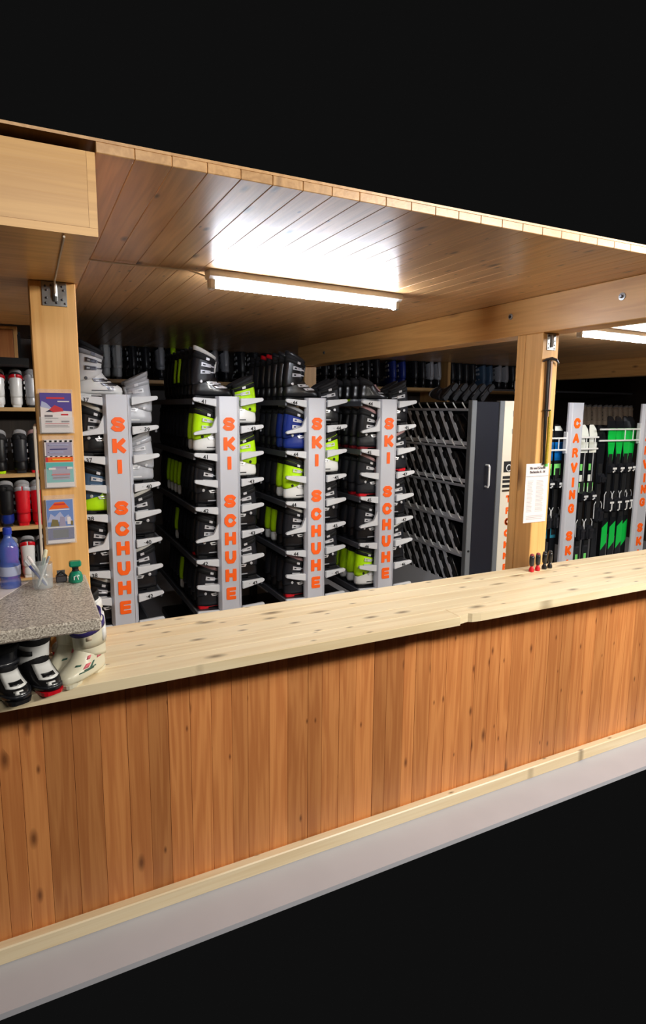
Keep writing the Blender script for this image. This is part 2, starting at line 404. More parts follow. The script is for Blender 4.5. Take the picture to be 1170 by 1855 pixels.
SHELL = [ring(.020, .006, .305, .046, 2.8, 0, 24, .10), ring(.036, 0, .308, .051, 2.8, 0, 24, .10), ring(.058, 0, .303, .052, 2.7, 0, 24, .12), ring(.074, .001, .283, .051, 2.5, 0, 24, .15),
         ring(.088, .003, .250, .050, 2.4, 0, 24, .22), ring(.105, .004, .222, .049, 2.3, 0, 24, .22), ring(.125, .005, .198, .047, 2.3, 0, 24, .2), ring(.150, .008, .178, .046, 2.2, 0, 24, .15), ring(.165, .012, .168, .042, 2.2, 0, 24, .1)]
CUFF = [ring(.108, .002, .150, .0525, 2.4, .22, 24), ring(.128, -.004, .168, .053, 2.4, .22, 24), ring(.160, -.004, .176, .053, 2.3, .05, 24, .1), ring(.200, .002, .177, .0545, 2.3, -.1, 24, .12),
        ring(.240, .009, .181, .0565, 2.3, -.22, 24, .12), ring(.272, .014, .186, .058, 2.3, -.3, 24, .12), ring(.284, .016, .188, .0585, 2.3, -.33, 24, .12)]
LIN = [ring(.262, .019, .176, .050, 2.2, -.3, 24, .1), ring(.292, .022, .182, .052, 2.2, -.36, 24, .1), ring(.316, .024, .188, .052, 2.2, -.45, 24, .1), ring(.322, .030, .182, .047, 2.2, -.45, 24, .1),
       ring(.312, .036, .174, .042, 2.2, -.42, 24, .1), ring(.266, .038, .160, .038, 2.2, -.35, 24, .1)]
COLLAR = [ring(.300, .0195, .1865, .0545, 2.2, -.40, 24, .1), ring(.322, .021, .192, .0555, 2.2, -.47, 24, .1), ring(.327, .028, .185, .049, 2.2, -.47, 24, .1), ring(.318, .032, .178, .046, 2.2, -.44, 24, .1)]
def lever(rings, t, ang):
    return patch(rings, t-.09, t+.09, ang-16, ang+16, .0085, 1, 3)
BOOT = {}
def _bm(key, vf, smooth=True, flat=False):
    BOOT[key] = mesh_from(key, vf[0], vf[1], smooth)
_bm('shell', loft(SHELL)); _bm('cuff', loft(CUFF, True, True)); _bm('liner', loft(LIN, True, True)); _bm('liner_collar', loft(COLLAR, True, True))
_bm('sole', join(loft([ring(0, .012, .095, .037, 4, 0, 12), ring(.022, .008, .100, .040, 4, 0, 12)]), loft([ring(0, .185, .302, .037, 3.4, 0, 16), ring(.022, .178, .307, .040, 3.4, 0, 16)]),
                 vbox(.09, .19, -.030, .030, .010, .024)), False)
_bm('power_strap', patch(CUFF, 4.55, 5.97, -176, 176, .0045, 2, 24), True)
for nm, R_, t, a, sc in (('toe', SHELL, 3.4, 72, .42), ('instep', SHELL, 5.0, 84, .42), ('lower_cuff', CUFF, 2.55, 98, .24), ('upper_cuff', CUFF, 3.75, 98, .24)):
    L = [patch(R_, t-sc*.55, t+sc*.55, -a+10, a-10, .0045, 1, 12)]
    for sg in (1, -1):
        lo, hi = sorted((sg*(a-34), sg*(a+8)))
        L += [patch(R_, t+sc*.55, t+sc*1.25, lo, hi, .0095, 1, 4), patch(R_, t-sc*1.25, t-sc*.55, lo, hi, .0095, 1, 4)]
        for e_ in (lo, hi-6): L.append(patch(R_, t-sc*.6, t+sc*.6, e_, e_+6, .0095, 1, 1))
    _bm('buckle_'+nm, join(*L), False)
def _piv():
    a = vlathe([(.011, 0), (.011, .004), (.007, .006)], 12)
    L = []
    for s in (1, -1):
        L.append(([(x+.062, s*(.0505+z), y+.118) for x, y, z in a[0]], a[1]))
    return join(*L)
_bm('pivot', _piv(), False)
_bm('heel_spoiler', patch(CUFF, 1.2, 4.9, 152, 208, .006, 4, 4))
_bm('tongue', patch(CUFF, 2.6, 5.98, -26, 26, .009, 4, 4))
_bm('strap_badge', join(patch(CUFF, 4.75, 5.75, 76, 90, .0085, 1, 3), patch(CUFF, 4.75, 5.75, -90, -76, .0085, 1, 3)), False)
_bm('side_mark', join(patch(SHELL, 1.5, 2.6, -66, -58, .0022, 2, 2), patch(SHELL, 1.5, 2.6, -77, -70, .0022, 2, 2), patch(SHELL, 1.1, 1.4, -105, -62, .0022, 1, 5),
                      patch(SHELL, 1.5, 2.6, 58, 66, .0022, 2, 2), patch(SHELL, 1.5, 2.6, 70, 77, .0022, 2, 2), patch(SHELL, 1.1, 1.4, 62, 105, .0022, 1, 5)), False)
# variant: shell, cuff, liner, collar, sole, buckles, strap, spoiler, side mark, words
VAR = {
 'black':   (BLK, BLK2, LINER, LINER, SOLE, BUCK, BLKM, None, SILV, 'black'),
 'shiny':   (BLK, BLK, LINER, BLK2, SOLE, BUCK, BLKM, None, None, 'shiny black'),
 'blackwl': (BLK, BLK2, LINER, WHTL, SOLE, BUCK, BLKM, None, None, 'black white-lipped'),
 'blackgl': (BLK, BLK2, LINER, GREYL, SOLE, DMET, BLKM, None, None, 'black grey-lipped'),
 'blackpk': (BLK2, BLK, LINER, PINKL, DRED, BUCK, BLKM, None, None, 'black pink-lipped'),
 'blackred': (BLK, BLK, LINER, REDP, SOLE, DMET, BLKM, None, None, 'black red-lipped'),
 'redsole': (BLK2, BLK2, LINER, PINKL, REDP, BUCK, BLKM, None, None, 'black red-soled'),
 'lime':    (WHT, LIME, LINER, LINER, BLKM, BUCK, BLKM, None, INK, 'lime and white'),
 'limeheel': (BLK, BLK, LINER, LINER, SOLE, DMET, BLKM, LIME, None, 'black lime-heeled'),
 'limelip': (BLK, BLK2, LINER, LIME, SOLE, DMET, BLKM, LIME, None, 'black lime-lipped'),
 'white':   (WHT, WHT, LINER, LINER, WHT, DMET, GREYL, None, DMET, 'white'),
 'silver':  (SILV, SILV, GREYL, GREYL, BLKM, BUCK, SILV, None, WHT, 'silver grey'),
 'whiteback': (WHT, WHT, GREYL, GREYL, DMET, DMET, GREYL, WHT, None, 'grey and white'),
 'blue':    (BLUE, BLUE, LINER, GREYL, BLKM, BUCK, BLKM, None, None, 'blue'),
 'limeblue': (LIME, SLATE, LINER, LINER, BLKM, BUCK, BLKM, None, None, 'lime and slate blue'),
 'slate':   (SLATE, SLATE, LINER, GREYL, SOLE, BUCK, BLKM, None, None, 'slate blue'),
 'greyback': (BLK2, SILV, LINER, GREYL, SOLE, DMET, BLKM, SILV, None, 'grey-backed black'),
 'red':     (REDP, REDP, GREYL, GREYL, REDP, DMET, SILV, None, None, 'red'),
 'whitered': (WHT, WHT, LINER, GREYL, WHT, DMET, REDP, None, None, 'white and red'),
 'darkblue': (BLUE, BLK, LINER, GREYL, SOLE, DMET, BLKM, None, None, 'dark blue'),
 'blackgreen': (BLK, BLK, LINER, GREYL, LIME, DMET, BLKM, None, None, 'black green-soled'),
 'taupe':   (TAN, TAN, TAN, GREYL, SOLE, DMET, TAN, None, None, 'taupe brown'),
}
def boot(var, x, y, z, ang, label, group, s=1.0, small=False, mw=None, name='ski_boot'):
    v = VAR[var]
    t = thing(name, label, 'ski boot', (x, y, z), ang, group)
    if mw is not None: t.matrix_world = mw
    t.scale = (s, s, s) if not isinstance(s, tuple) else s
    if mw is not None: t.matrix_world = mw
    P = [('shell', 'shell', v[0]), ('cuff', 'cuff', v[1]), ('liner', 'liner', v[2]), ('liner_collar', 'liner_collar', v[3]), ('sole', 'sole', v[4]), ('power_strap', 'power_strap', v[6])]
    if not small:
        P += [('tongue', 'tongue', v[3]), ('strap_badge', 'strap_badge', v[5])]
        P += [('buckle_'+q, 'buckle', v[5]) for q in ('toe', 'instep', 'lower_cuff', 'upper_cuff')]+[('pivot', 'pivot', BLKM if var == 'lime' else v[5])]
    else:
        P += [('buckle_'+q, 'buckle', v[5]) for q in ('lower_cuff',)]
    if v[7]: P.append(('heel_spoiler', 'heel_spoiler', v[7]))
    if v[8] and not small: P.append(('side_mark', 'side_mark', v[8]))
    for key, nm, m in P: put(nm, BOOT[key], m, t)
    return t

# ------------------------------------------------------------------ boot racks
ORD = ['first', 'second', 'third', 'fourth', 'fifth', 'sixth', 'seventh', 'eighth', 'ninth', 'tenth', 'eleventh', 'twelfth', 'thirteenth', 'fourteenth']
RW = ['leftmost', 'second', 'third', 'fourth']
PITCH = .345
colprof = [(-.08, .014), (-.079, .006), (-.064, -.016), (-.061, -.018), (-.058, -.018), (-.056, -.0145), (.056, -.0145), (.058, -.018), (.061, -.018), (.064, -.016), (.079, .006), (.08, .014), (.08, .022), (-.08, .022)]
COLM = mesh_from('sign_column', *vprism([(a, b) for a, b in colprof], .03, 1.82, 'xy'))
def armpoly(side, kind):
    L = .148 if side < 0 else .153
    if kind == 'kink':
        p = [(-.0, .085), (-.008, .07), (-.030, .020), (-.038, .012), (-L+.012, -.013), (-L, -.020), (-L-.002, -.028), (-L+.006, -.034), (-.06, -.026), (0, -.022)]
    else:
        p = [(0, .022), (-L*.5, .026), (-L+.008, .030), (-L, .026), (-L-.002, .014), (-L+.006, .006), (-L*.55, -.010), (0, -.028)]
    return [(-x*(1 if side > 0 else -1) if side > 0 else x, z) for x, z in p]
ARMM = {(s, k): bevel(mesh_from('bracket_arm', *vprism(armpoly(s, k), -.004, .020, 'xz')), .003) for s in (-1, 1) for k in ('flat', 'kink')}
GLYPH = {'S': [[(.34, .24), (.18, .36), (-.18, .36), (-.34, .21), (-.2, .04), (.2, -.04), (.34, -.21), (.18, -.36), (-.18, -.36), (-.34, -.24)]],
 'K': [[(-.31, -.36), (-.31, .36)], [(.31, .36), (-.08, .0), (.33, -.36)]], 'I': [[(0, -.36), (0, .36)]],
 'C': [[(.32, .2), (.16, .36), (-.14, .36), (-.34, .15), (-.34, -.15), (-.14, -.36), (.16, -.36), (.32, -.2)]],
 'H': [[(-.32, -.36), (-.32, .36)], [(.32, -.36), (.32, .36)], [(-.32, 0), (.32, 0)]],
 'U': [[(-.32, .36), (-.32, -.12), (-.17, -.36), (.17, -.36), (.32, -.12), (.32, .36)]],
 'E': [[(.30, .37), (-.28, .37), (-.28, -.37), (.30, -.37)], [(-.28, 0), (.25, 0)]],
 'A': [[(-.35, -.36), (-.04, .36), (.04, .36), (.35, -.36)], [(-.2, -.14), (.2, -.14)]],
 'R': [[(-.31, -.36), (-.31, .37), (.14, .37), (.31, .2), (.14, .02), (-.31, .02)], [(.06, .02), (.33, -.36)]],
 'V': [[(-.35, .36), (0, -.36), (.35, .36)]], 'N': [[(-.32, -.36), (-.32, .36), (.32, -.36), (.32, .36)]],
 'G': [[(.31, .22), (.16, .36), (-.14, .36), (-.34, .15), (-.34, -.15), (-.14, -.36), (.16, -.36), (.32, -.24), (.32, -.02), (.1, -.02)]],
 'T': [[(-.34, .36), (.34, .36)], [(0, .36), (0, -.36)]], 'O': [[(.16, .36), (-.16, .36), (-.34, .15), (-.34, -.15), (-.16, -.36), (.16, -.36), (.34, -.15), (.34, .15), (.16, .36)]]}
GM = {}
def glyph(ch):
    if ch in GM: return GM[ch]
    t = {'E': .135, 'A': .125, 'R': .125, 'G': .135, 'S': .148, 'N': .15}.get(ch, .165); pcs = []
    for st in GLYPH[ch]:
        for a, b in zip(st, st[1:]):
            d = Vector((b[0]-a[0], b[1]-a[1])).normalized()*t; n = Vector((-d.y, d.x))
            pcs.append(vprism([(a[0]+n.x, a[1]+n.y), (a[0]-n.x, a[1]-n.y), (b[0]-n.x, b[1]-n.y), (b[0]+n.x, b[1]+n.y)], -.002, .002))
        for k, p in enumerate(st):
            if k in (0, len(st)-1):      # square-cut ends
                q = st[1] if k == 0 else st[-2]; d = Vector((p[0]-q[0], p[1]-q[1])).normalized()*t; n = Vector((-d.y, d.x))
                pcs.append(vprism([(p[0]+n.x, p[1]+n.y), (p[0]-n.x, p[1]-n.y), (p[0]-n.x*.9+d.x*.9, p[1]-n.y*.9+d.y*.9), (p[0]+n.x*.9+d.x*.9, p[1]+n.y*.9+d.y*.9)], -.002, .002))
            else:
                pcs.append(vprism([(p[0]+t*math.cos(i*PI/5), p[1]+t*math.sin(i*PI/5)) for i in range(10)], -.002, .002))
    GM[ch] = mesh_from('letter', *join(*pcs)); return GM[ch]
def letters(parent, word_tops, x, y, h, ww, m=ORANGE):
    for ch, ztop in word_tops:
        put('letter', glyph(ch), m, parent, (x, y, ztop-h/2), (0, 0, 0), (ww, 1, h))
SKIW = list(zip('SKISCHUHE', (1.687, 1.562, 1.438, 1.19, 1.062, .942, .817, .694, .569)))
CARW = list(zip('CARVINGSKI', (1.686, 1.557, 1.43, 1.299, 1.170, 1.061, .937, .689, .557, .43)))
RACKX = [.4847, 1.159, 1.7818, 2.363]
RLEN = 1.34
numL = [['37', '37', '38', '38', '38'], ['41', '41', '42', '42', '42'], ['44', '44', '44', '44', '44'], ['44', '45', '45', '46', '46']]
numR = [['39', '40', '40', '42'], ['43', '43', '43', '43'], ['44', '45', '45', '45'], ['45', '47', '47', '46']]
rail_me = mesh_from('heel_rail', *vbox(-.006, .006, .02, RLEN, -.036, 0))
shelf_me = {s: mesh_from('shelf_plate', *vbox(*( (-.22, .03) if s < 0 else (-.03, .22)), .02, RLEN, -.006, 0)) for s in (-1, 1)}
for ri, rx in enumerate(RACKX):
    t = thing('boot_rack', '%s grey ski boot rack %s, column lettered in orange' % (['leftmost', 'second', 'third', 'rightmost'][ri], ['beside the brochure post', 'from the left', 'from the left', 'next to the drying cabinet'][ri]), 'boot rack', (rx, 3.7, 0), 0, 'boot racks with lettered columns')
    put('sign_column', COLM, ALU, t, (0, .018, 0))
    letters(t, SKIW, 0, .0014, .082, .078)
    for side in (-1, 1):
        for k in range(5):
            zl = (1.782 if side < 0 else 1.612)-PITCH*k; zm = (1.612 if side < 0 else 1.786)-PITCH*k
            # shelf carrying bracket with its size number
            if zl > .1:
                a = put('bracket_arm', ARMM[(side, 'flat')], ARM, t, (side*.080, .0, zl))
                nums = (numL if side < 0 else numR)[ri]
                if k < len(nums):
                    sx = -.085 if side < 0 else .075
                    lettering('size_number', nums[k], INK, a, sx+random.uniform(-.01, .01), -.0045, .004, None, .025, .012, (0, random.uniform(-.08, .08), 0))
                    lettering('size_dash', '-', INK, a, sx-.028, -.0045, .004, .006, .002)
                put('heel_rail', rail_me, RAIL, t, (side*.222, .0, zl+.022))
                put('shelf_plate', shelf_me[side], RAILD, t, (0, 0, zl+.0215))
            if zm > .4:
                put('bracket_arm', ARMM[(side, 'kink' if (side < 0 and k % 2 == 0) else 'flat')], ARM, t, (side*.080, .0, zm))
    put('rack_back_post', vbox(-.03, .03, RLEN-.04, RLEN, 0, 1.78), RAILD, t)
    put('rack_base', vbox(-.20, .20, .0, RLEN, 0, .05), RAILD, t)
    put('base_front', vbox(-.20, .20, -.008, -.0005, .0, .07), ARM, t)

def row(ri, side, k, variants, start=0):
    rx = RACKX[ri]; z = (1.782 if side < 0 else 1.612)-PITCH*k+.0222
    for i, v in enumerate(variants):
        if v is None: continue
        y = 3.7+.098+.116*i
        # heel outwards, toe to the middle of the rack
        x = rx+side*.212; ang = 0 if side < 0 else PI
        lv = ['top', 'second', 'third', 'fourth', 'lowest'][k]
        lab = '%s ski boot, %s from the front, %s %s shelf, %s rack' % (VAR[v][9], ORD[i], lv, 'left' if side < 0 else 'right', RW[ri])
        boot(v, x, y, z, ang+random.uniform(-.012, .012), lab, 'ski boots on the %s side of the %s boot rack' % ('left' if side < 0 else 'right', RW[ri]), (.84, .86, .908))
row(0, -1, 0, ['white', 'white', 'black', 'black']); row(0, -1, 1, ['blackwl', 'black', 'black']); row(0, -1, 2, ['limeblue', 'limeblue', 'black'])
row(0, -1, 3, ['black', 'black', 'black']); row(0, -1, 4, ['blackwl', 'black'])
row(0, 1, 0, ['silver', 'silver']); row(0, 1, 1, ['silver', 'silver']); row(0, 1, 2, ['blackwl', 'blackwl']); row(0, 1, 3, ['blackwl', 'black']); row(0, 1, 4, [])
B = 'black'
row(1, -1, 0, ['blackwl', B, B, 'limeheel', 'limeheel', B, B, B])
row(1, -1, 1, ['lime', 'lime', B, B, B, B, B, B, B, B])
row(1, -1, 2, [B, B, 'blackgl', B, 'lime', 'lime', 'lime', 'lime', B, B])
row(1, -1, 3, [B, 'redsole', B, B, B, 'lime', B, B, B, B])
row(1, -1, 4, ['redsole', B, B, B, 'lime', B, B, B])
row(1, 1, 0, ['lime', 'lime']); row(1, 1, 1, ['lime', 'lime']); row(1, 1, 2, [B, B]); row(1, 1, 3, [B, B])
row(2, -1, 0, ['shiny', 'shiny', 'shiny', 'blackred', 'blackred', B, B])
row(2, -1, 1, ['blue', 'blue', B, B, B]); row(2, -1, 2, ['lime', 'lime', B, B, B]); row(2, -1, 3, ['blackwl', B, 'lime', 'lime', B]); row(2, -1, 4, ['redsole', B, B, B])
row(2, 1, 0, [B, B]); row(2, 1, 1, ['lime', 'lime']); row(2, 1, 2, [B, B]); row(2, 1, 3, [B, B])
row(3, -1, 1, ['blackpk', 'blackpk', 'blackpk', 'blackpk']); row(3, -1, 2, ['redsole', 'redsole', B, B]); row(3, -1, 3, [B, B, B, B]); row(3, -1, 4, ['lime', 'lime', 'lime', 'lime'])
row(3, 1, 0, [B, B]); row(3, 1, 1, ['redsole', B]); row(3, 1, 2, [B, B]); row(3, 1, 3, ['blackwl', B])
def shoe(x, y, z, ang, tongue, sole, label):
    t = thing('low_shoe', label, 'shoe', (x, y, z), ang, 'low shoes on top of the fourth boot rack'); t.scale = (.74, .9, .72)
    put('shell', BOOT['shell'], BLK, t); put('sole', BOOT['sole'], sole, t)
    if 'shoe_tongue' not in BOOT:
        _bm('shoe_tongue', patch(SHELL, 4.6, 7.9, -48, 48, .010, 3, 5)); _bm('shoe_strap', patch(SHELL, 3.3, 4.0, -70, 70, .005, 1, 6)); _bm('shoe_collar', loft([ring(.150, .006, .172, .046, 2.2, -.1, 24), ring(.205, .0, .150, .046, 2.2, -.45, 24), ring(.207, .006, .144, .040, 2.2, -.45, 24), ring(.16, .012, .16, .038, 2.2, -.1, 24)]))
    put('tongue', BOOT['shoe_tongue'], tongue, t); put('strap', BOOT['shoe_strap'], SILV, t); put('collar', BOOT['shoe_collar'], LINER, t)
for i, (tg, so) in enumerate(((PINKL, SILV), (PINKL, SILV), (BLK2, LIME), (BLK2, LIME), (SILV, SOLE))):
    shoe(RACKX[3]-.20, 3.80+.125*i, 1.8047, 0, tg, so, '%s low black shoe from the front on top of the fourth rack' % ORD[i])
# helpers for lying boots
Rx = lambda a: Matrix.Rotation(a, 4, 'X'); Ry = lambda a: Matrix.Rotation(a, 4, 'Y'); Rz = lambda a: Matrix.Rotation(a, 4, 'Z'); T = Matrix.Translation; S_ = lambda s: Matrix.Scale(s, 4)

# ------------------------------------------------------------------ back wall shelf with boots
bs = thing('back_shelf', 'long high pine shelf along the dark back wall', 'shelf', (0, 0, 0))
box('shelf_board', WSHELF, bs, .35, 2.8, 5.82, 6.35, 1.965, 2.0, .003); box('shelf_board', WSHELF, bs, 2.803, 4.50, 5.82, 6.35, 1.965, 2.0, .003); box('shelf_board', WSHELF, bs, 4.545, 6.3, 5.82, 6.35, 1.965, 2.0, .003)
for xx in (4.522,):
    box('upright', WUPR, bs, xx-.021, xx+.021, 5.80, 6.35, 0, 2.305, .003)
for xx in (.38, 2.6, 6.28):
    box('upright', WUPR, bs, xx-.021, xx+.021, 5.9, 6.35, 0, 1.9645, .003)
ORD2 = ORD+['fifteenth', 'sixteenth', 'seventeenth', 'eighteenth', 'nineteenth', 'twentieth', 'twenty-first', 'twenty-second', 'twenty-third', 'twenty-fourth', 'twenty-fifth', 'twenty-sixth', 'twenty-seventh', 'twenty-eighth']
BK = [(.69, 'whiteback'), (.795, 'whiteback'), (.93, 'black'), (1.045, 'black'), (1.185, 'greyback'), (1.30, 'limeheel'), (1.435, 'limelip'), (1.565, 'limelip'), (1.71, 'greyback'), (1.82, 'greyback'), (1.99, 'black'), (2.13, 'black'), (2.27, 'blackred'), (2.39, 'blackred'), (2.56, 'black'), (2.70, 'black'),
      (2.93, 'black'), (3.035, 'black'), (3.17, 'black'), (3.30, 'black'), (3.46, 'blackwl'), (3.58, 'black'), (3.80, 'blue'), (3.93, 'blue'), (4.10, 'blackgl'), (4.21, 'blackgl'), (4.32, 'greyback'), (4.43, 'greyback'),
      (4.64, 'black'), (4.745, 'black'), (4.85, 'blackgl'), (4.955, 'black'), (5.12, 'slate'), (5.225, 'slate'), (5.37, 'greyback'), (5.48, 'greyback'), (5.60, 'blackgl')]
for i, (xx, v) in enumerate(BK):
    sec = 'left of upright' if xx < 4.52 else 'right of upright'
    n = i+1 if xx < 4.52 else i-27
    lab = '%s ski boot, %s from left, high back shelf, %s' % (VAR[v][9], ORD2[n-1], sec)
    boot(v, xx, 5.86, 2.0005, PI/2, lab, 'ski boots on the high back shelf', (1.04, .80, 1.04))

# ------------------------------------------------------------------ drying cabinet
dc = thing('drying_cabinet', 'grey drying cabinet with a navy end door and a beige lettered column', 'drying cabinet', (3.12, 3.7, 0))
ZR = [1.755, 1.455, 1.150, .860, .575]
DL = 1.3
put('door', bevel(mesh_from('door', *vbox(.049, .285, .012, .03, .04, 1.815)), .002), NAVY, dc)
put('frame_strip', bevel(mesh_from('frame_strip', *vbox(0, .0485, 0, .05, .0, 1.824)), .004), FRAMEG, dc)
put('frame_strip', bevel(mesh_from('frame_strip', *vbox(.2855, .334, 0, .05, .0, 1.824)), .004), FRAMEG, dc)
hd = put('handle', vtube([(.178, .012, 1.312), (.178, -.022, 1.312), (.180, -.026, 1.30), (.180, -.026, 1.15), (.178, -.022, 1.138), (.178, .012, 1.138)], .0085, 8), PEG, dc)
put('lock_knob', vlathe([(.009, 0), (.009, .006), (.006, .008)], 12), BLKM, dc, (.024, -.0005, .62), (PI/2, 0, 0))
cl = put('lettered_column', bevel(mesh_from('lettered_column', *vbox(.3345, .50, .004, .06, 0, 1.824)), .004), BEIGE, dc)
letters(cl, list(zip('TROCKNER', (1.054, .955, .862, .765, .666, .571, .472, .375))), .43, .0025, .058, .062)
ic = put('round_dial_symbol', vbox(.357, .445, .0005, .0035, 1.248, 1.337), INK, cl)
put('dial_ring', vtube([(.41+.026*math.cos(a*PI/8), .0, 1.282+.026*math.sin(a*PI/8)) for a in range(17)], .004, 6), WHT, ic)
for z in (1.205, 1.172, 1.132): put('slot_bar', vbox(.352, .44, .0005, .0035, z-.011, z+.011), INK, cl)
put('silver_bar', vbox(.35, .44, -.001, .0035, 1.088, 1.104), METAL, cl)
for z, zz in ((1.70, 1.745), (1.56, 1.60)): put('small_print', vbox(.425, .445, .0005, .0035, z, zz), GREYL, cl)
put('back_panel', vbox(.36, .372, .06, DL, .05, 1.80), RAILD, dc)
put('far_frame', vbox(0, .36, DL-.03, DL, .0, 1.80), RAILD, dc)
put('top_board', vbox(.05, .50, .061, DL-.031, 1.802, 1.814), RAILD, dc)
put('cabinet_base', vbox(0.0, .36, .051, DL-.031, 0, .05), RAILD, dc)
for k, z in enumerate(ZR):
    put('rail', bevel(mesh_from('rail', *vbox(0, .03, .051, DL-.031, z-.014, z+.006)), .003), DRYG, dc)
    put('rail_panel', vbox(.013, .019, .052, DL-.032, z-.286 if k < 4 else .06, z-.256), DRYP, dc)
    for mI in range(1, 10):      # slanted strips of the perforated panel between the boots
        yt = .178+.118*mI; yb = yt-.238*math.tan(math.radians(33))
        if yt+.013 < DL-.035: put('panel_strip', vprism([(yt-.022, z-.0165), (yt+.022, z-.0165), (yb+.022, z-.2555), (yb-.022, z-.2555)], .013, .019, 'yz'), DRYP, dc)
    for j in range(9):
        y = .105+j*.118
        put('peg', vtube([(.010, y-.018, z+.002), (.004, y+.014, z+.040), (.006, y+.024, z+.052)], .0055, 6), PEG, dc)
a = math.radians(33)
for k in range(5):
    ztop = ZR[k]-.02
    for j in range(8):
        y = 3.7+.175+j*.118
        xl = Vector((0, -math.sin(a), -math.cos(a))); zl = Vector((1, 0, 0)); yl = zl.cross(xl)
        s = .74
        m = Matrix((xl, yl, zl)).transposed().to_4x4()
        m = T(Vector((3.128, y+.062, ztop-.022)))@m@Matrix.Diagonal((s, .58, s, 1))
        boot('black', 0, 0, 0, 0, 'black ski boot lying sole outwards, %s from the door, %s row, drying cabinet' % (ORD[j], ['top', 'second', 'third', 'fourth', 'lowest'][k]),
             'black boots lying in the drying cabinet', s, True, m)
# boots hung over the cabinet top, tilted
for j in range(5):
    xl = Vector((.62, -.1, .70)).normalized(); zl = Vector((0, 1, .12)).normalized(); yl = zl.cross(xl).normalized(); zl = xl.cross(yl)
    m = T(Vector((3.15+j*.1, 4.10, 1.825)))@Matrix((xl, yl, zl)).transposed().to_4x4()@S_(.62)
    boot('blackgl', 0, 0, 0, 0, 'grey-edged black ski boot tilted on top of the drying cabinet, %s from the left' % ORD[j], 'boots on top of the drying cabinet', .62, True, m)

# ------------------------------------------------------------------ ski racks and skis
def ski_rack(xc, label, zl=1.515, ll=.315):
    t = thing('ski_rack', label, 'ski rack', (xc, 3.7, 0), 0, 'ski racks with lettered columns')
    put('sign_column', COLM, ALU, t, (0, .018, 0), (0, 0, 0), (1.06, 1, 1))
    letters(t, CARW, 0, .0014, .084, .076)
    put('rack_base', vbox(-.37, .37, .045, .6, 0.0005, .015), RAILD, t)
    put('rack_back_post', vbox(-.03, .03, .40, .46, 0.0155, 1.5), RAILD, t)
    for s, zz in ((-1, zl), (1, 1.518)):
        for dz in (0, -.102):
            put('hanging_rail', vtube([(s*.07, .03, zz+dz), (s*(ll if s < 0 else .315), .03, zz+dz)], .008, 8), WHT, t)
        for xx in (.17, .28):
            put('rail_strut', vtube([(s*xx, .034, zz), (s*xx, .034, zz-.102)], .005, 6), WHT, t)
        put('rail_plate', bevel(mesh_from('rail_plate', *vbox(-.018, .018, .02, .06, -.135, .055)), .004), ARM, t, (s*.075, 0, zz))
    return t
ski_rack(4.284, 'grey ski rack right of the wooden post, full orange lettering on its column')
r2_ = ski_rack(5.235, 'grey ski rack at the right picture edge, its lettering cut off', 1.587, .62)
put('ski_step', vbox(-.46, -.045, .05, .12, .0155, .0885), RAILD, r2_)
SKIM = {}
def ski_prof():
    # (z, half width, y offset): tail at 0, tip up and curving back
    return [(0, .030, .006), (.02, .044, .001), (.25, .041, 0), (.75, .034, 0), (1.25, .041, 0), (1.46, .052, .0), (1.52, .052, .004), (1.57, .046, .014), (1.605, .030, .028), (1.618, .012, .035)]
def ski_piece(z0, z1, off0, off1, x0=-1, x1=1):
    P = ski_prof(); zs = sorted({z0, z1}|{p[0] for p in P if z0 < p[0] < z1}); V, Fc = [], []
    for z in zs:
        for i in range(len(P)-1):
            if P[i][0] <= z <= P[i+1][0]:
                f = (z-P[i][0])/(P[i+1][0]-P[i][0]); hw = P[i][1]*(1-f)+P[i+1][1]*f; yo = P[i][2]*(1-f)+P[i+1][2]*f; break
        V += [(hw*x0, yo+off0, z), (hw*x1, yo+off0, z), (hw*x1, yo+off1, z), (hw*x0, yo+off1, z)]
    n = len(zs)
    for i in range(n-1):
        for k in range(4): Fc.append((i*4+k, i*4+(k+1) % 4, i*4+4+(k+1) % 4, i*4+4+k))
    Fc += [(3, 2, 1, 0), tuple(range(n*4-4, n*4))]
    return V, Fc
def ski_mesh(key, vf):
    if key not in SKIM: SKIM[key] = mesh_from(key, *vf)
    return SKIM[key]
SKB = mat('ski top sheet black', (22, 24, 28), .25, coat=.3); SKBL = mat('ski blue', (8, 96, 168), .3, coat=.3); SKG = mat('ski green', (14, 190, 70), .35, coat=.2); SKLG = mat('ski pale green', (120, 214, 110), .35); SKW = mat('ski white', (226, 230, 222), .3, coat=.2); SKT = mat('ski teal', (40, 116, 140), .3)
def binding(t, zc, m1, m2):
    for nm, dz, h, m in (('binding_toe_piece', .17, .085, m1), ('binding_heel_piece', -.17, .13, m2)):
        b = put(nm, ski_mesh(nm, join(vprism([(-.031, -h/2), (.031, -h/2), (.027, h/2-.02), (.012, h/2), (-.012, h/2), (-.027, h/2-.02)], -.048, -.010), vbox(-.022, .022, -.066, -.046, -h/2+.01, h/2-.03))), BLK2, t, (0, 0, zc+dz))
        put('binding_trim', ski_mesh('trim_'+nm, join(vbox(-.026, .026, -.0695, -.0665, h/2-.052, h/2-.034), vbox(-.006, .006, -.0695, -.0665, -h/2+.015, h/2-.055), vprism([(-.03, -h/2+.012), (-.012, -h/2+.004), (.004, -h/2+.03), (-.012, -h/2+.02)], -.0695, -.0665))), m, b)
    put('binding_plate', ski_mesh('binding_plate', vbox(-.024, .024, -.0135, -.0085, -.30, .30)), BLKM, t, (0, 0, zc))
    put('ski_brake', ski_mesh('ski_brake', join(vtube([(-.047, -.02, -.10), (-.05, -.02, .03), (-.03, -.02, .06)], .004, 5), vtube([(.047, -.02, -.10), (.05, -.02, .03), (.03, -.02, .06)], .004, 5))), PEG, t, (0, 0, zc-.11))
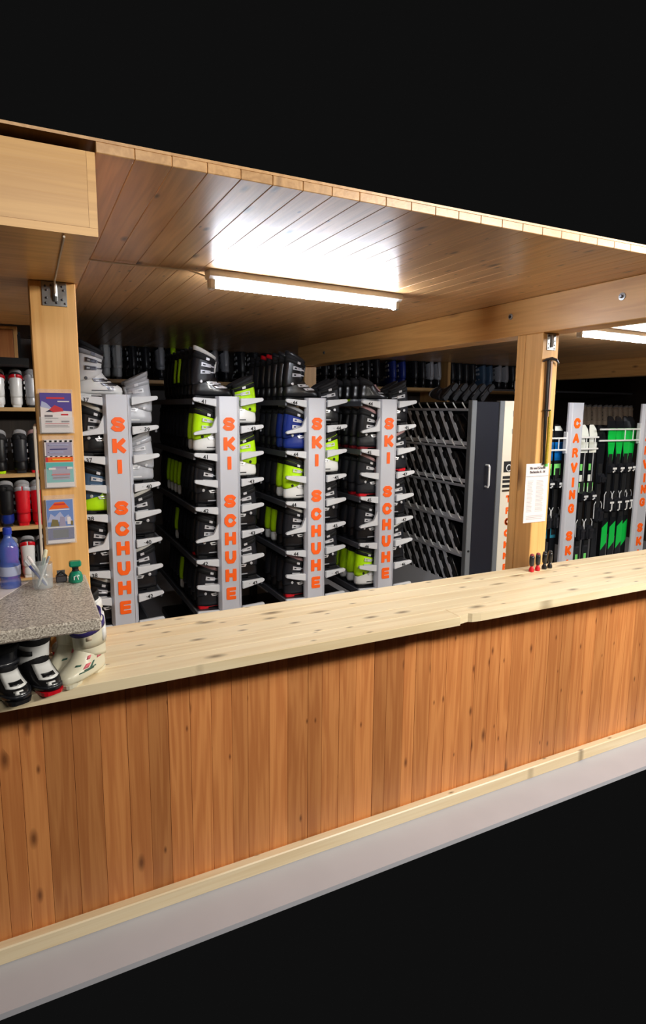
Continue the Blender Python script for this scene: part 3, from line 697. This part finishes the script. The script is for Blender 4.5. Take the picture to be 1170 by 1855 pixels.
def ski(kind, x, y, z, label, group):
    t = thing('ski', label, 'ski', (x, y, z), 0, group)
    put('ski_body', ski_mesh('ski_body', ski_piece(0, 1.618, -.008, .004)), SKB if kind != 'greenb' else SKB, t)
    G = lambda nm, z0, z1, m, x0=-.97, x1=.97: put(nm, ski_mesh('g%.3f_%.3f_%.2f_%.2f' % (z0, z1, x0, x1), ski_piece(z0, z1, -.0095, -.0078, x0, x1)), m, t)
    if kind == 'blue':
        G('blue_panel', 1.30, 1.46, SKBL); G('green_panel', 1.17, 1.27, SKLG); G('blue_stripe', .86, 1.0, SKBL, -.4, .5); G('teal_panel', .60, .76, SKT); G('white_line', .9, 1.03, SKW, .1, .3); G('white_tip', 1.56, 1.6, SKW); G('pale_panel', .30, .42, SKW, -.6, .3)
        binding(t, .93, PEG, DMET)
    elif kind == 'white':
        G('white_tip', 1.50, 1.612, SKW); G('white_panel', 1.36, 1.455, SKW); G('white_panel', 1.455, 1.50, SKW, -.97, .1); G('pale_stripe', 1.06, 1.36, GREYL, .15, .45)
        G('pale_green_panel', 1.20, 1.26, SKLG, -.9, -.2); G('white_panel', 1.10, 1.16, SKW, -.95, -.1); G('pale_panel', 1.0, 1.085, SKLG); G('white_chevron', 1.0, 1.05, SKW); G('green_stripe', .27, .42, SKLG, -.4, .4); G('white_line', .72, .86, SKW, .3, .45); G('white_flash', .04, .14, SKW); G('grey_mark', .48, .62, DMET, -.5, .7)
        binding(t, .80, PEG, DMET)
    elif kind == 'red':
        G('red_tip', 1.46, 1.60, REDP); G('white_tip', 1.40, 1.46, SKW); binding(t, .9, DMET, DMET)
    elif kind == 'green':
        # tapering green tip panel
        P = [(-.052, 1.44), (-.050, 1.49), (-.04, 1.506), (.04, 1.506), (.050, 1.49), (.052, 1.44), (.046, 1.35), (.024, 1.17), (.016, 1.15), (.004, 1.145), (-.012, 1.17), (-.036, 1.31), (-.049, 1.40)]
        put('green_tip', ski_mesh('green_tip', vprism(P, -.0105, -.0078)), SKG, t)
        P = [(-.037, .36), (.037, .43), (.037, .63), (-.037, .575)]
        put('green_block', ski_mesh('green_block', vprism(P, -.0105, -.0078)), SKG, t)
        binding(t, .97, WHT, WHT)
    else:
        G('grey_stripe', .5, 1.2, DMET, .6, .9); binding(t, .97, DMET, DMET)
    return t
for i, xx in enumerate((4.09, 4.20)): ski('blue', xx, 3.818, 0.016, 'blue and green ski left of the lettered column, %s of two' % ['left', 'right'][i], 'blue skis left of the column')
for i, xx in enumerate((4.50, 4.61)): ski('white', xx, 3.80, 0.016, 'white-tipped black ski right of the lettered column, %s of two' % ['left', 'right'][i], 'white-tipped skis right of the column')
for i, xx in enumerate((4.722,)): ski('black', xx, 3.80, .001, 'plain black ski between the white-tipped and the green skis', None)
ski('green', 4.832, 3.785, .089, 'shaded green-tipped black ski left of the other green skis', 'green-tipped black skis')
for i, xx in enumerate((4.938, 5.04, 5.142)): ski('green', xx, 3.812 if i == 2 else 3.785, .089, '%s of the three bright green-tipped skis beside the right column' % ['leftmost', 'middle', 'rightmost'][i], 'green-tipped black skis')
for i, xx in enumerate((4.385, 4.29)): ski('black', xx+.34, 4.05, (.001, .016)[i], 'black ski standing in the second row behind the %s ski' % ['plain black', 'white-tipped'][i], 'black skis in the second row')

ski('red', 4.56, 3.94, .016, 'red-tipped ski behind the white-tipped skis right of the column', None)
ski('red', 4.16, 3.94, .016, 'red-tipped ski behind the blue skis left of the column', None)
# taupe boots on a rack behind the skis
tb = thing('boot_shelf', 'dark shelf behind the skis carrying taupe brown boots', 'shelf', (0, 0, 0))
box('shelf_board', RAILD, tb, 6.2, 7.45, 5.45, 5.85, 1.52, 1.55)
for xx in (6.22, 7.43): box('upright', RAILD, tb, xx-.015, xx+.015, 5.46, 5.84, 0, 1.5195)
for i in range(10):
    xx = 6.48+(i//2)*.2+(i % 2)*.088
    boot('taupe', xx, 5.47, 1.5505, PI/2, 'taupe brown boot on the dark shelf behind the skis, %s from left' % ORD[i], 'taupe boots behind the skis', (.62, .78, .78))
tag(put('pipe', vtube([(4.4, 5.6, 1.99), (7.5, 5.6, 1.99)], .012, 8), RAIL), 'dark grey pipe running below the far right beam', 'pipe')
tag(put('cardboard_sheet', bevel(mesh_from('cardboard_sheet', *vbox(-.06, .06, 0, .012, 0, .15)), .002), PAPER, None, (5.62, 5.805, 1.965)), 'small white card at the right end of the back shelf', 'card')

# ------------------------------------------------------------------ left shelf unit with children's boots
ls = thing('kids_shelf', "pine shelf unit behind the left post holding children's boots", 'shelf', (0, 0, 0))
for z in (1.741, 1.405, 1.130, .850): box('shelf_board', WSHELF, ls, -.9, .16, 3.42, 3.62, z-.02, z, .002)
box('side_panel', WUPR, ls, .1605, .185, 3.42, 3.62, 0, 2.1, .002); box('side_panel', WUPR, ls, -.925, -.9005, 3.42, 3.62, 0, 2.1, .002)
box('back_board', WDARK, ls, -.9, .16, 3.622, 3.64, 0, 2.1)
box('lower_board', WSHELF, ls, -.9, .16, 3.42, 3.62, .10, .12, .002)
rows = [(1.741, [(-.115, 'whitered'), (-.035, 'whitered'), (.035, 'silver'), (.105, 'black')], .53),
        (1.405, [(-.13, 'blackgreen'), (-.035, 'blackgl'), (.035, 'redsole'), (.105, 'black')], .62),
        (1.130, [(-.115, 'darkblue'), (-.038, 'red'), (.036, 'red'), (.108, 'black')], .66),
        (.850, [(-.11, 'red'), (-.03, 'whitered'), (.045, 'blackgl'), (.112, 'black')], .62)]
for ki, (z, L, s) in enumerate(rows):
    for i, (xx, v) in enumerate(L):
        boot(v, xx, 3.43, z+.0005, PI/2, "small %s child's boot, %s from left, %s shelf behind the left post" % (VAR[v][9], ORD[i], ['top', 'second', 'third', 'lowest'][ki]), "children's boots on the left shelf", (s*.6, s, s))
wb = thing('wooden_box', 'light wooden box high above the shelf at the left edge', 'box', (-.18, 3.27, 1.972))
put('box_body', bevel(mesh_from('box_body', *vbox(-.15, .15, 0, .24, 0, .135)), .004), WFRONT, wb)
put('box_lid', bevel(mesh_from('box_lid', *vbox(-.156, .168, -.006, .246, .1355, .15)), .003), WUPR, wb)
put('box_end', vbox(.1505, .165, 0, .24, 0, .135), WUPR, wb)
cs = ls
box('shelf_board', BLKM, cs, -.9, .03, 3.20, 3.62, 1.94, 1.9715)
box('hanger', BLKM, cs, -.5, -.47, 3.56, 3.59, 1.972, 2.127)
box('hanger', BLKM, cs, -.03, 0, 3.56, 3.59, 1.972, 2.127)

# ------------------------------------------------------------------ desk on the counter
dk = thing('desk_top', 'grey speckled stone-look desk top raised on the counter at left', 'desk', (0, 0, 0))
gm = granite('speckled laminate')
box('desk_slab', gm, dk, -.95, .148, 1.605, 2.072, 1.166, 1.20, .005)
box('desk_support', WSHELF, dk, -.93, -.905, 1.70, 2.06, HC+.0003, 1.1658); box('desk_support', BLKM, dk, -.90, .0, 2.045, 2.06, HC+.0003, 1.1658)

def jboot(name, label, loc, ang, kind, s=(.62, .82, .555)):
    """children's boot standing on the counter"""
    t = thing(name, label, 'ski boot', loc, ang); t.scale = s
    body, cuffm, liner, sole = {'bw': (BLK, WHT, LINER, REDP), 'bb': (BLK, BLK2, LINER, SOLE), 'cream': (CREAM, CREAM, PURP, CREAM), 'white': (WHT, WHT, BLKM, REDP)}[kind]
    put('sole', BOOT['sole'], sole, t); put('shell', BOOT['shell'], body, t); put('cuff', BOOT['cuff'], cuffm, t)
    put('liner', BOOT['liner'], liner, t); put('liner_collar', BOOT['liner_collar'], liner, t)
    def pt(nm, m, *vf): put(nm, mesh_from(nm, *join(*vf), True), m, t)
    if kind in ('bw', 'bb'): pt('collar_band', LINER, patch(CUFF, 4.0, 5.98, -178, 178, .004, 2, 24))
    if kind == 'cream': pt('collar_band', PURP, patch(CUFF, 4.5, 5.98, -178, 178, .0065, 2, 24))
    if kind in ('bw', 'bb'):
        pt('instep_panel', WHT, patch(SHELL, 3.1, 6.2, -40, 40, .004, 5, 6))
        pt('toe_oval', BLK, patch(SHELL, 3.5, 4.3, -22, 22, .0065, 2, 4))
        pt('ankle_strap', BLKM, patch(CUFF, 2.3, 3.1, -95, -25, .007, 1, 5))
        pt('toe_rand', BLK2, patch(SHELL, .8, 1.7, -75, 75, .003, 1, 10))
        pt('toe_logo', WHT, patch(SHELL, 1.9, 2.6, -16, -6, .004, 1, 2), patch(SHELL, 2.3, 2.6, -20, 6, .004, 1, 2))
    if kind == 'bb':
        pt('cuff_strap', BLK2, patch(CUFF, 1.0, 2.2, -120, 120, .008, 1, 10)); pt('strap_buckle', METAL, patch(CUFF, 1.3, 1.9, -120, -80, .012, 1, 3))
    if kind == 'cream':
        pt('cuff_flap', CREAM, patch(CUFF, 2.2, 5.7, 20, 150, .005, 3, 8)); pt('strap_clip', WHT, patch(CUFF, 2.6, 4.2, 100, 150, .009, 2, 4))
        pt('round_badge', TAN, patch(CUFF, 3.6, 4.3, 40, 58, .008, 1, 2))
        pk = mat('pink print', (222, 110, 120), .5); gr = mat('green print', (66, 100, 84), .5)
        pt('pink_flower', pk, patch(SHELL, 3.2, 4.4, 62, 76, .003, 2, 2), patch(SHELL, 4.9, 5.9, 92, 108, .003, 2, 2), patch(SHELL, 5.4, 6.2, 55, 66, .003, 2, 2))
        pt('green_stem', gr, patch(SHELL, 2.2, 2.5, 58, 92, .003, 1, 3), patch(SHELL, 2.6, 2.9, 70, 96, .003, 1, 3), patch(SHELL, 4.2, 4.6, 26, 46, .003, 1, 2), patch(SHELL, 2.5, 4.6, 82, 86, .003, 2, 1))
    if kind == 'white':
        pt('heel_band', WHT, patch(CUFF, 1.2, 3.2, 120, 240, .008, 2, 8), patch(CUFF, 3.9, 5.4, 120, 240, .008, 2, 8)); pt('heel_clip', BLKM, patch(SHELL, 2.2, 4.2, 150, 200, .008, 2, 4))
    return t
z0 = HC+.0003
jboot('childrens_boot', "child's black boot with white instep panel at the left edge under the desk", (-.128, 1.866, z0), -1.15, 'bb')
jboot('childrens_boot', "child's white-cuffed black boot with red sole under the desk", (-.045, 1.892, z0), -1.17, 'bw')
jboot('childrens_boot', "child's cream boot with pink flowers and purple lining at the desk corner", (.165, 1.865, z0), PI+.80, 'cream', (.56, .72, .55))
jboot('childrens_boot', "child's shaded cream boot between the flowered boot and the white-cuffed boot", (.112, 1.945, z0), PI+1.0, 'cream', (.56, .68, .545))
jboot('childrens_boot', "child's white boot with red heel half hidden behind the desk corner", (.192, 2.015, z0), PI, 'white', (.52, .5, .555))

# things on the desk
bt = thing('water_bottle', 'blue plastic water bottle standing on the desk by the pen cup', 'bottle', (-.070, 2.005, 1.2004))
bgl = mat('blue clear plastic', (84, 114, 206), .06, alpha=.58)
prof = [(.026, 0), (.029, .004), (.029, .02), (.0265, .03), (.029, .036), (.029, .075), (.026, .085), (.028, .095), (.0285, .115), (.024, .135), (.014, .152), (.011, .158), (.011, .166)]
o = put('bottle_body', mesh_from('bottle_body', *vlathe(prof, 24), True), bgl, bt)
put('bottle_label', mesh_from('bottle_label', *vlathe([(.0295, .04), (.0298, .041), (.0298, .068), (.0295, .069)], 24), True), mat('pale label', (176, 184, 214), .5), bt)
put('bottle_cap', vlathe([(.0125, .166), (.0125, .183), (.011, .186)], 18), mat('blue cap', (36, 60, 170), .4), bt)
cupx, cupy = .018, 1.955
cp = thing('pen_cup', 'clear pen cup on the grey speckled desk', 'cup', (cupx, cupy, 1.2004))
cg = mat('frosted clear plastic', (214, 220, 222), .15, alpha=.26)
prof = [(.027, 0), (.0285, .003), (.030, .078), (.0288, .078), (.0272, .005), (.0265, .0045)]
put('cup_wall', mesh_from('cup_wall', *vlathe(prof, 24), True), cg, cp)
def pen(label, p0, p1, r, m, m2, nm='pen'):
    t = thing(nm, label, nm, p0); d = Vector(p1)-Vector(p0)
    put('pen_barrel', vtube([(0, 0, 0), d*.06, d*.78], [r*.4, r, r], 8), m, t); put('pen_cap', vtube([d*.785, d*.98, d], [r*1.1, r*1.1, r*.7], 8), m2, t)
c = Vector((cupx, cupy, 1.2050))
pen('white pen leaning left in the clear cup', c+Vector((.012, .006, .003)), c+Vector((-.036, .0, .098)), .004, WHT, PAPER)
pen('blue pen leaning far left in the clear cup', c+Vector((.010, -.006, .003)), c+Vector((-.046, -.004, .088)), .0035, mat('pen blue', (40, 54, 140), .4), SILV)
pen('thick pale marker upright at the right of the clear cup', c+Vector((-.010, .004, .004)), c+Vector((.014, .01, .112)), .0055, mat('pale marker', (206, 220, 214), .4), mat('cream cap', (232, 226, 196), .4), 'marker')
pen('thin white pen leaning right in the clear cup', c+Vector((-.014, -.008, .003)), c+Vector((.022, -.006, .094)), .0035, WHT, SILV)
gt = thing('green_stamp', 'small green hourglass-shaped stamp near the right back corner of the desk', 'stamp', (.113, 1.985, 1.2004))
gp = mat('green plastic', (18, 132, 100), .35, coat=.2)
put('stamp_base', mesh_from('stamp_base', *vlathe([(.019, 0), (.021, .004), (.021, .018), (.017, .030), (.011, .036)], 18), True), gp, gt)
put('stamp_neck', vlathe([(.011, .036), (.009, .042), (.011, .050)], 14), BLKM, gt)
put('stamp_head', bevel(mesh_from('stamp_head', *vbox(-.018, .018, -.013, .013, .050, .068)), .004), gp, gt)
put('white_mark', vtube([(-.006, -.0215, .012), (-.006, -.0213, .022), (.003, -.0213, .024), (.006, -.0215, .012)], .0018, 5), WHT, gt)
bx = thing('clip_box', 'small dark metal gadget between pen cup and green stamp', 'gadget', (.072, 2.005, 1.2004))
put('gadget_body', bevel(mesh_from('gadget_body', *vbox(-.016, .016, -.012, .012, 0, .022)), .003), DMET, bx)
put('gadget_lever', vtube([(-.012, 0, .022), (.0, -.004, .034), (.016, -.01, .018)], .003, 6), BLKM, bx); put('gadget_knob', vlathe([(.004, 0), (.005, .004), (.004, .008)], 10), WHT, bx, (.022, -.008, .0))
put('gadget_back', vbox(-.012, .012, .0125, .0155, 0, .034), GALV, bx)
tag(put('paper_sheet', vprism([(-.34, 1.80), (-.108, 1.86), (-.022, 2.045), (-.26, 2.05)], 1.2003, 1.2012, 'xy'), PAPER), 'white paper sheet under the water bottle on the desk', 'paper')

# ------------------------------------------------------------------ brochures on the left post
YP = 2.0795
def holder(xc, z0, z1, ww, label):
    t = thing('brochure_holder', label, 'holder', (xc, YP, z0), 0, 'clear brochure holders on the left post'); h = z1-z0
    put('back_plate', vbox(-ww/2-.004, ww/2+.004, -.0025, -.0005, -.012, h+.012), GLASSY, t)
    put('front_lip', vbox(-ww/2-.004, ww/2+.004, -.0215, -.0198, -.012, h*.35), GLASSY, t)
    put('holder_floor', vbox(-ww/2-.004, ww/2+.004, -.0195, -.0028, -.012, -.010), GLASSY, t)
    return t
def brochure(xc, z0, z1, ww, label):
    t = thing('brochure', label, 'brochure', (xc, YP-.0050, z0), 0, 'brochures on the left post')
    put('pages', vbox(-ww/2, ww/2, -.011, 0, -.0095, z1-z0), PAPER, t)
    cnt = [0]
    def pan(nm, m, poly):
        cnt[0] += 1; put(nm, vprism([(x*ww/2, z*(z1-z0)) for x, z in poly], -.0112-.00012*cnt[0], -.0110-.00012*(cnt[0]-1)), m, t)
    R = lambda x0, x1, z0_, z1_: [(x0, z0_), (x1, z0_), (x1, z1_), (x0, z1_)]
    return pan, R
PU = mat('print purple', (84, 68, 150), .5); RD = mat('print red', (206, 52, 60), .5); OR = mat('print orange', (244, 104, 34), .5); TL = mat('print teal', (96, 186, 184), .5); LV = mat('print lavender', (160, 152, 178), .5); SKYB = mat('print sky blue', (112, 140, 200), .5); GRYP = mat('print grey', (120, 112, 116), .6); GRNP = mat('print olive', (126, 112, 70), .6); DBL = mat('print dark blue', (58, 54, 120), .5); DKP = mat('print dark', (48, 44, 64), .6); PKW = mat('print pale pink', (228, 206, 214), .6); LBL = mat('print pale blue', (176, 180, 214), .6)
holder(.0875, 1.677, 1.79, .092, 'top clear brochure holder on the left wooden post')
pan, R = brochure(.0875, 1.677, 1.79, .090, 'purple and white brochure with red splash in the top holder')
pan('purple_cover', PU, [(-1, .64), (-.2, .56), (.3, .52), (1, .50), (1, 1), (-1, 1)]); pan('snow_slope', LBL, [(-.98, .62), (-.2, .55), (-.6, .72), (-.9, .78)])
pan('red_splash', RD, [(-.55, .5), (-.2, .47), (.45, .5), (.4, .58), (-.1, .67), (-.3, .6)]); pan('dark_splash', DKP, [(-.7, .48), (-.2, .48), (-.45, .54)])
for x0, x1, zz, hh, m in ((-.6, .55, .86, .05, RD), (.1, .85, .77, .03, PAPER), (-.75, -.25, .37, .06, GRYP), (.3, .75, .41, .04, RD), (-.75, .1, .31, .012, GRYP), (-.7, -.3, .22, .04, GRYP), (.3, .8, .22, .04, GRYP), (-.75, .8, .16, .012, RD), (-.75, .7, .11, .012, GRYP), (-.75, .8, .07, .012, GRYP)):
    pan('print_line', m, R(x0, x1, zz-hh/2, zz+hh/2))
holder(.0885, 1.504, 1.645, .084, 'middle clear brochure holder on the left wooden post')
pan, R = brochure(.0885, 1.504, 1.645, .082, 'teal and lavender brochure with orange band in the middle holder')
pan('lavender_cover', LV, R(-.9, .93, .64, .94)); pan('orange_band', OR, R(-.98, .98, .5, .61)); pan('red_edge', RD, R(-.98, -.8, .5, .61)); pan('teal_cover', TL, R(-.96, .96, .04, .49)); pan('pale_centre', LV, R(-.55, .7, .1, .4))
for k in range(6):
    pan('black_check', INK, R(-1+k*.36, -.84+k*.36, .945, .985)); pan('black_check', INK, R(-1+k*.36, -.84+k*.36, .615, .635))
for x0, x1, zz, hh, m in ((-.7, .7, .88, .02, LBL), (-.6, .6, .79, .02, DBL), (-.7, .3, .72, .02, LBL), (-.5, .8, .56, .03, mat('print yellow', (250, 190, 60), .5)), (-.8, -.3, .35, .05, PAPER), (.5, .9, .36, .05, PAPER), (-.6, .7, .22, .03, RD), (-.5, .6, .15, .02, GRYP)):
    pan('print_line', m, R(x0, x1, zz-hh/2, zz+hh/2))
holder(.0815, 1.323, 1.455, .082, 'lowest clear brochure holder on the left wooden post')
pan, R = brochure(.0815, 1.323, 1.455, .080, 'blue mountain brochure with orange title in the lowest holder')
pan('sky', SKYB, R(-.97, .97, .33, .99)); pan('orange_title', OR, [(-.85, .76), (.7, .78), (.3, .94), (-.35, .93)]); pan('title_line', PAPER, R(-.8, .7, .735, .76)); pan('title_line', RD, R(-.45, .4, .86, .9))
pan('snow_peak', LBL, [(-.95, .45), (.9, .45), (.6, .62), (.3, .55), (0, .7), (-.4, .58), (-.7, .66)]); pan('village', GRNP, [(-.75, .34), (-.1, .34), (-.2, .5), (-.6, .52)]); pan('violet_hill', LV, [(-.1, .34), (.4, .34), (.3, .56), (0, .58)]); pan('white_house', PAPER, R(.5, .75, .38, .56)); pan('dark_tree', GRNP, R(.75, .92, .35, .46))
pan('white_rule', PAPER, R(-.97, .97, .30, .33)); pan('blue_foot', DBL, R(-.97, .97, .01, .30)); pan('dark_foot_panel', DKP, R(-.6, .55, .05, .26))

# ------------------------------------------------------------------ paper list, hanging stick, screwdrivers
pp = thing('paper_list', 'white printed paper list taped to the right wooden post', 'paper', (2.303, 2.2135, 1.185))
put('sheet', vbox(-.077, .077, -.0006, .0006, 0, .301), PAPER, pp)
lettering('heading', 'Ski und Schuhe', GRYP, pp, .0, -.0012, .279, .105, .013, 0); lettering('heading', 'Buchstabe A - N', GRYP, pp, .0, -.0012, .259, .100, .013, 0)
put('rule_line', vbox(-.075, .075, -.0014, -.0008, .2355, .2372), GRYP, pp)
LG = mat('print light grey', (186, 176, 182), .7)
for i in range(24):
    z = .212-i*.0068
    for x0, x1 in ((-.062, -.022), (-.002, .05)):
        q = random.uniform(0, .012); put('print_line', vbox(x0, x1-q, -.0013, -.0008, z, z+.0028), LG, pp)
for i in range(3): put('print_line', vbox(-.06, .055-random.uniform(0, .02), -.0013, -.0008, .016+i*.008, .0195+i*.008), LG, pp)
put('tape_strip', vbox(.02, .06, -.0015, -.0007, .292, .303), PAPER, pp)
sk = thing('hanging_stick', 'dark stick with curved metal head and yellow lower end hanging on the right post', 'stick', (2.338, 2.205, 1.50))
put('stick_head', vtube([(-.052, .0, .488), (-.035, -.004, .498), (.0, -.006, .503), (.03, -.004, .499), (.052, .0, .484), (.058, .002, .472)], [.003, .006, .0085, .007, .004, .002], 8), DMET, sk)
put('stick_shaft', vtube([(-.006, 0, -.02), (-.012, 0, .20), (-.014, 0, .495)], [.006, .008, .0085], 8), BLK, sk)
put('shaft_reflection', vbox(.0, .010, -.003, .003, .22, .49), mat('pale reflection', (186, 150, 132), .4), sk)  # light reflected along the dark shaft, painted as a pale strip
ysm = mat('yellow patterned cord', (176, 150, 30), .6, noise=.6, nscale=140)
put('yellow_cord', vtube([(.012, -.002, .25), (.013, -.002, .12), (.011, -.002, .01), (.012, -.002, -.015)], .0075, 8), ysm, sk)
put('green_end', vtube([(.012, -.002, -.016), (.013, -.002, -.03)], .008, 8), SKLG, sk)
put('binding_ring', vtube([(-.012+.02*math.cos(k*PI/6)+.008, .010*math.sin(k*PI/6), .252) for k in range(13)], .003, 6), BLKM, sk)
put('hanger_nail', vtube([(-.006, -.004, .485), (-.006, .0145, .485)], .003, 6), DMET, sk)
def screwdriver(x, y, red, label):
    t = thing('screwdriver', label, 'screwdriver', (x, y, HC+.0004), 0, 'screwdrivers standing on the counter by the post')
    m1 = REDP if red else BLK
    put('handle_collar', mesh_from('handle_collar', *vlathe([(.011, 0), (.013, .003), (.0125, .012), (.008, .022), (.007, .028)], 14), True), m1, t)
    put('handle_grip', mesh_from('handle_grip', *vlathe([(.007, .028), (.011, .034), (.0125, .05), (.0125, .072), (.0105, .082)], 14), True), BLK2 if red else BLK, t)
    put('handle_cap', mesh_from('handle_cap', *vlathe([(.0105, .082), (.009, .088), (.004, .091)], 14), True), mat('faded red cap', (150, 60, 66), .5) if red else BLK2, t)
for x, y, r, lab in ((2.205, 2.118, True, 'black and red screwdriver standing upright on the counter, leftmost of four'), (2.250, 2.122, True, 'black and red screwdriver standing upright on the counter, second from left'),
                     (2.304, 2.13, False, 'all black screwdriver standing upright on the counter, third from left'), (2.345, 2.133, False, 'all black screwdriver standing upright on the counter, rightmost of four')):
    screwdriver(x, y, r, lab)
